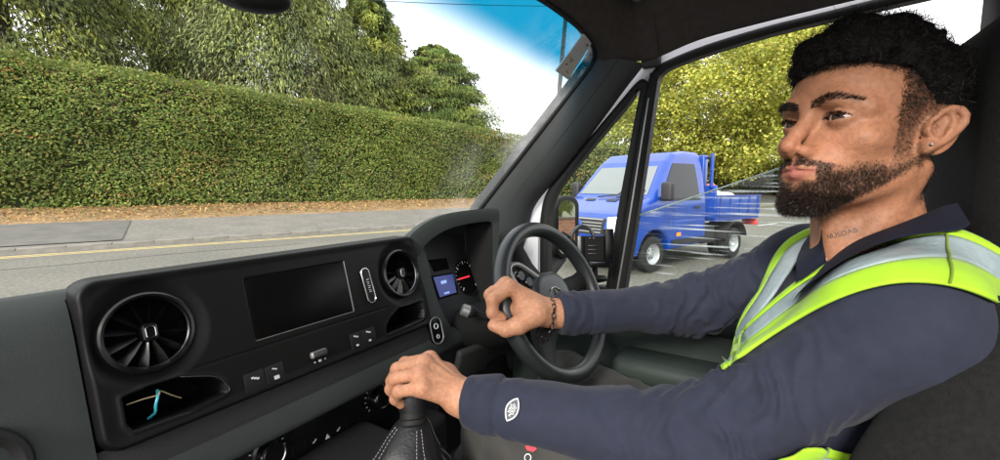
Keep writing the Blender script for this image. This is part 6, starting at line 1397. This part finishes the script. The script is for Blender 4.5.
for s in (1, -1):
    patch('headlight', [(0.9, s * 0.64, 0.80), (0.55, s * 0.93, 0.86), (0.45, s * 0.94, 1.14), (0.9, s * 0.64, 1.05)], unit(V(-0.75, -s * 0.66, 0)), 'lamp_glass', truck, 0.012, 10, 6)
    patch('side_window', [(-0.12, s * 1, 1.38), (-1.42, s * 1, 1.38), (-1.38, s * 1, 2.05), (-0.64, s * 1, 2.05)], (0, -s, 0), 'truck_side_glass', truck, 0.008)
    patch('window_trim', [(-0.10, s * 1, 1.34), (-1.44, s * 1, 1.34), (-1.44, s * 1, 1.385), (-0.13, s * 1, 1.385)], (0, -s, 0), 'truck_dark', truck, 0.012, 12, 2)
    patch('sill_trim', [(-0.50, s * 1, 0.50), (-1.66, s * 1, 0.50), (-1.66, s * 1, 0.60), (-0.50, s * 1, 0.60)], (0, -s, 0), 'truck_dark', truck, 0.014, 12, 2)
    patch('door_handle', [(-1.20, s * 1, 1.18), (-1.38, s * 1, 1.18), (-1.38, s * 1, 1.22), (-1.20, s * 1, 1.22)], (0, -s, 0), 'truck_dark', truck, 0.03, 3, 1)
    patch('indicator', [(-0.62, s * 1, 0.66), (-0.76, s * 1, 0.66), (-0.76, s * 1, 0.73), (-0.62, s * 1, 0.73)], (0, -s, 0), 'amber', truck, 0.02, 3, 1)
    patch('fog_light', [(0, s * 0.55, 0.45), (0, s * 0.75, 0.45), (0, s * 0.75, 0.56), (0, s * 0.55, 0.56)], fx, 'lamp_glass', truck, 0.022, 4, 3)
    m_ = MB(); m_.rbox(tw(-0.10, s * 1.14, 1.52), (0.14, 0.22, 0.34), 0.05, TE, 4); m_.tube([tw(-0.15, s * 0.94, 1.38), tw(-0.11, s * 1.08, 1.42)], 0.035, 8); m_.build('door_mirror', 'truck_dark', truck)
for y in (-0.22, 0.25):
    a = tw(0.22, y, 1.40); m_ = MB(); m_.tube([a, tw(0.12, y + 0.42, 1.45), tw(0.02, y + 0.50, 1.55)], 0.014, 6); m_.build('wiper', 'truck_dark', truck)
for y in (-0.45, 0.1, 0.5): patch('bonnet_vent', [(0.35, y, 1.6), (0.25, y, 1.6), (0.25, y + 0.24, 1.6), (0.35, y + 0.24, 1.6)], (0, 0, -1), 'truck_dark', truck, 0.01, 3, 4)
def wheel(x, y, s, dual=False):
    c = tw(x, y, 0.36); m_ = MB(); m_.lathe([(0.20, -0.10), (0.29, -0.115), (0.345, -0.10), (0.36, -0.06), (0.36, 0.06), (0.345, 0.10), (0.29, 0.115), (0.20, 0.10)], c, TL * s, 40); w = m_.build('wheel', 'tyre', truck)
    m_ = MB(); dp = -0.06 if dual else 0.0; m_.lathe([(0.0, 0.085 + dp), (0.055, 0.085 + dp), (0.065, 0.05 + dp), (0.125, 0.035 + dp), (0.15, 0.06), (0.185, 0.075), (0.208, 0.108), (0.212, 0.05)], c, TL * s, 36); m_.build('rim', 'wheel_steel', w)
    for k in range(6):
        a = 2 * math.pi * k / 6; m_ = MB(); m_.lathe([(0.0, 0.012), (0.012, 0.012), (0.014, 0.0)], c + TL * s * (0.038 + dp) + 0.092 * (math.cos(a) * TH + math.sin(a) * V(0, 0, 1)), TL * s, 8); m_.build('wheel_nut', 'truck_dark', w)
RX = -2.85
for s in (1, -1): wheel(0.0, s * 0.86, s); wheel(RX, s * 0.90, s, True); wheel(RX, s * 0.66, s, True)
# chassis and tipping body
m_ = MB(); 
for s in (1, -1): m_.box(tw(-2.6, s * 0.38, 0.66), (2.3, 0.08, 0.20), TE)
m_.box(tw(-2.2, 0, 0.66), (0.12, 0.9, 0.14), TE); m_.box(tw(-3.6, 0, 0.62), (0.10, 1.5, 0.12), TE); m_.tube([tw(RX, -0.8, 0.36), tw(RX, 0.8, 0.36)], 0.07, 10); m_.build('chassis', 'truck_dark', truck)
for s in (1, -1):
    m_ = MB(); m_.rbox(tw(-2.0, s * 0.72, 0.58), (0.50, 0.34, 0.34), 0.03, TE); m_.build('side_locker', 'truck_dark', truck)
    pts = [tw(RX + 0.47 * math.cos(t), s * 0.79, 0.37 + 0.47 * math.sin(t)) for t in np.linspace(0.25, math.pi - 0.25, 14)]; m_ = MB(); m_.loft([[q - TL * 0.26, q + TL * 0.26, q + TL * 0.26 + V(0, 0, 0.015), q - TL * 0.26 + V(0, 0, 0.015)] for q in pts]); m_.build('mudguard', 'truck_dark', truck)
B0, B1, BZ = -1.95, -3.80, 0.98
m_ = MB(); m_.box(tw((B0 + B1) / 2, 0, BZ - 0.05), (B0 - B1, 2.10, 0.10), TE); m_.build('bed_floor', 'truck_blue', truck)
for s in (1, -1):
    m_ = MB(); m_.rbox(tw((B0 + B1) / 2, s * 1.055, BZ + 0.20), (B0 - B1, 0.035, 0.44), 0.01, TE); sd_ = m_.build('drop_side', 'truck_blue', truck)
    for k in range(5): m_ = MB(); m_.box(tw(B0 - 0.1 - (B0 - B1 - 0.2) * k / 4, s * 1.08, BZ + 0.20), (0.045, 0.022, 0.40), TE); m_.build('side_rib', 'truck_blue', sd_)
    m_ = MB(); m_.box(tw((B0 + B1) / 2, s * 1.06, BZ + 0.425), (B0 - B1 + 0.02, 0.055, 0.03), TE); m_.build('top_rail', 'truck_blue', sd_)
m_ = MB(); m_.rbox(tw(B1, 0, BZ + 0.20), (0.035, 2.1, 0.44), 0.01, TE); m_.build('tailgate', 'truck_blue', truck)
m_ = MB(); m_.rbox(tw(B0 + 0.02, 0, BZ + 0.30), (0.05, 2.1, 0.70), 0.01, TE); m_.build('headboard', 'truck_blue', truck)
m_ = MB(); m_.rbox(tw(-1.83, 0.0, 1.50), (0.16, 1.7, 1.5), 0.03, TE); m_.build('cab_back_locker', 'truck_blue', truck)
for s in (1, -1): m_ = MB(); m_.tube([tw(B0 + 0.06, s * 0.95, BZ + 0.6), tw(B0 + 0.06, s * 0.95, 2.28)], 0.035, 8); m_.build('ladder_post', 'truck_blue', truck)
m_ = MB(); m_.tube([tw(B0 + 0.06, -0.95, 2.2), tw(B0 + 0.06, 0.95, 2.2)], 0.03, 8); m_.build('ladder_bar', 'truck_dark', truck)
for s in (1, -1): m_ = MB(); m_.rbox(tw(B1 - 0.04, s * 0.85, 0.78), (0.08, 0.34, 0.14), 0.02, TE); m_.build('rear_lamp', 'red_mark', truck)
sk = thing('load_sack', tw(-2.7, 0.3, BZ), 'pale sacks heaped in the bed of the blue truck', 'sack'); m_ = MB()
for (x, y, z, a, b, c) in ((-2.4, 0.45, 1.28, 0.8, 0.7, 0.5), (-3.1, 0.3, 1.25, 0.7, 0.9, 0.45)): m_.rbox(tw(x, y, z), (a, b, c), 0.16, TE, 4)
m_.build('sack', 'load_pale', sk)
sk = thing('red_tarpaulin', tw(-3.6, 0.2, BZ), 'red folded tarpaulin behind the sacks in the truck bed', 'tarpaulin'); m_ = MB(); m_.rbox(tw(-2.2, 0.55, 1.55), (0.35, 0.6, 0.22), 0.09, TE, 4); m_.build('fold', 'load_red', sk)
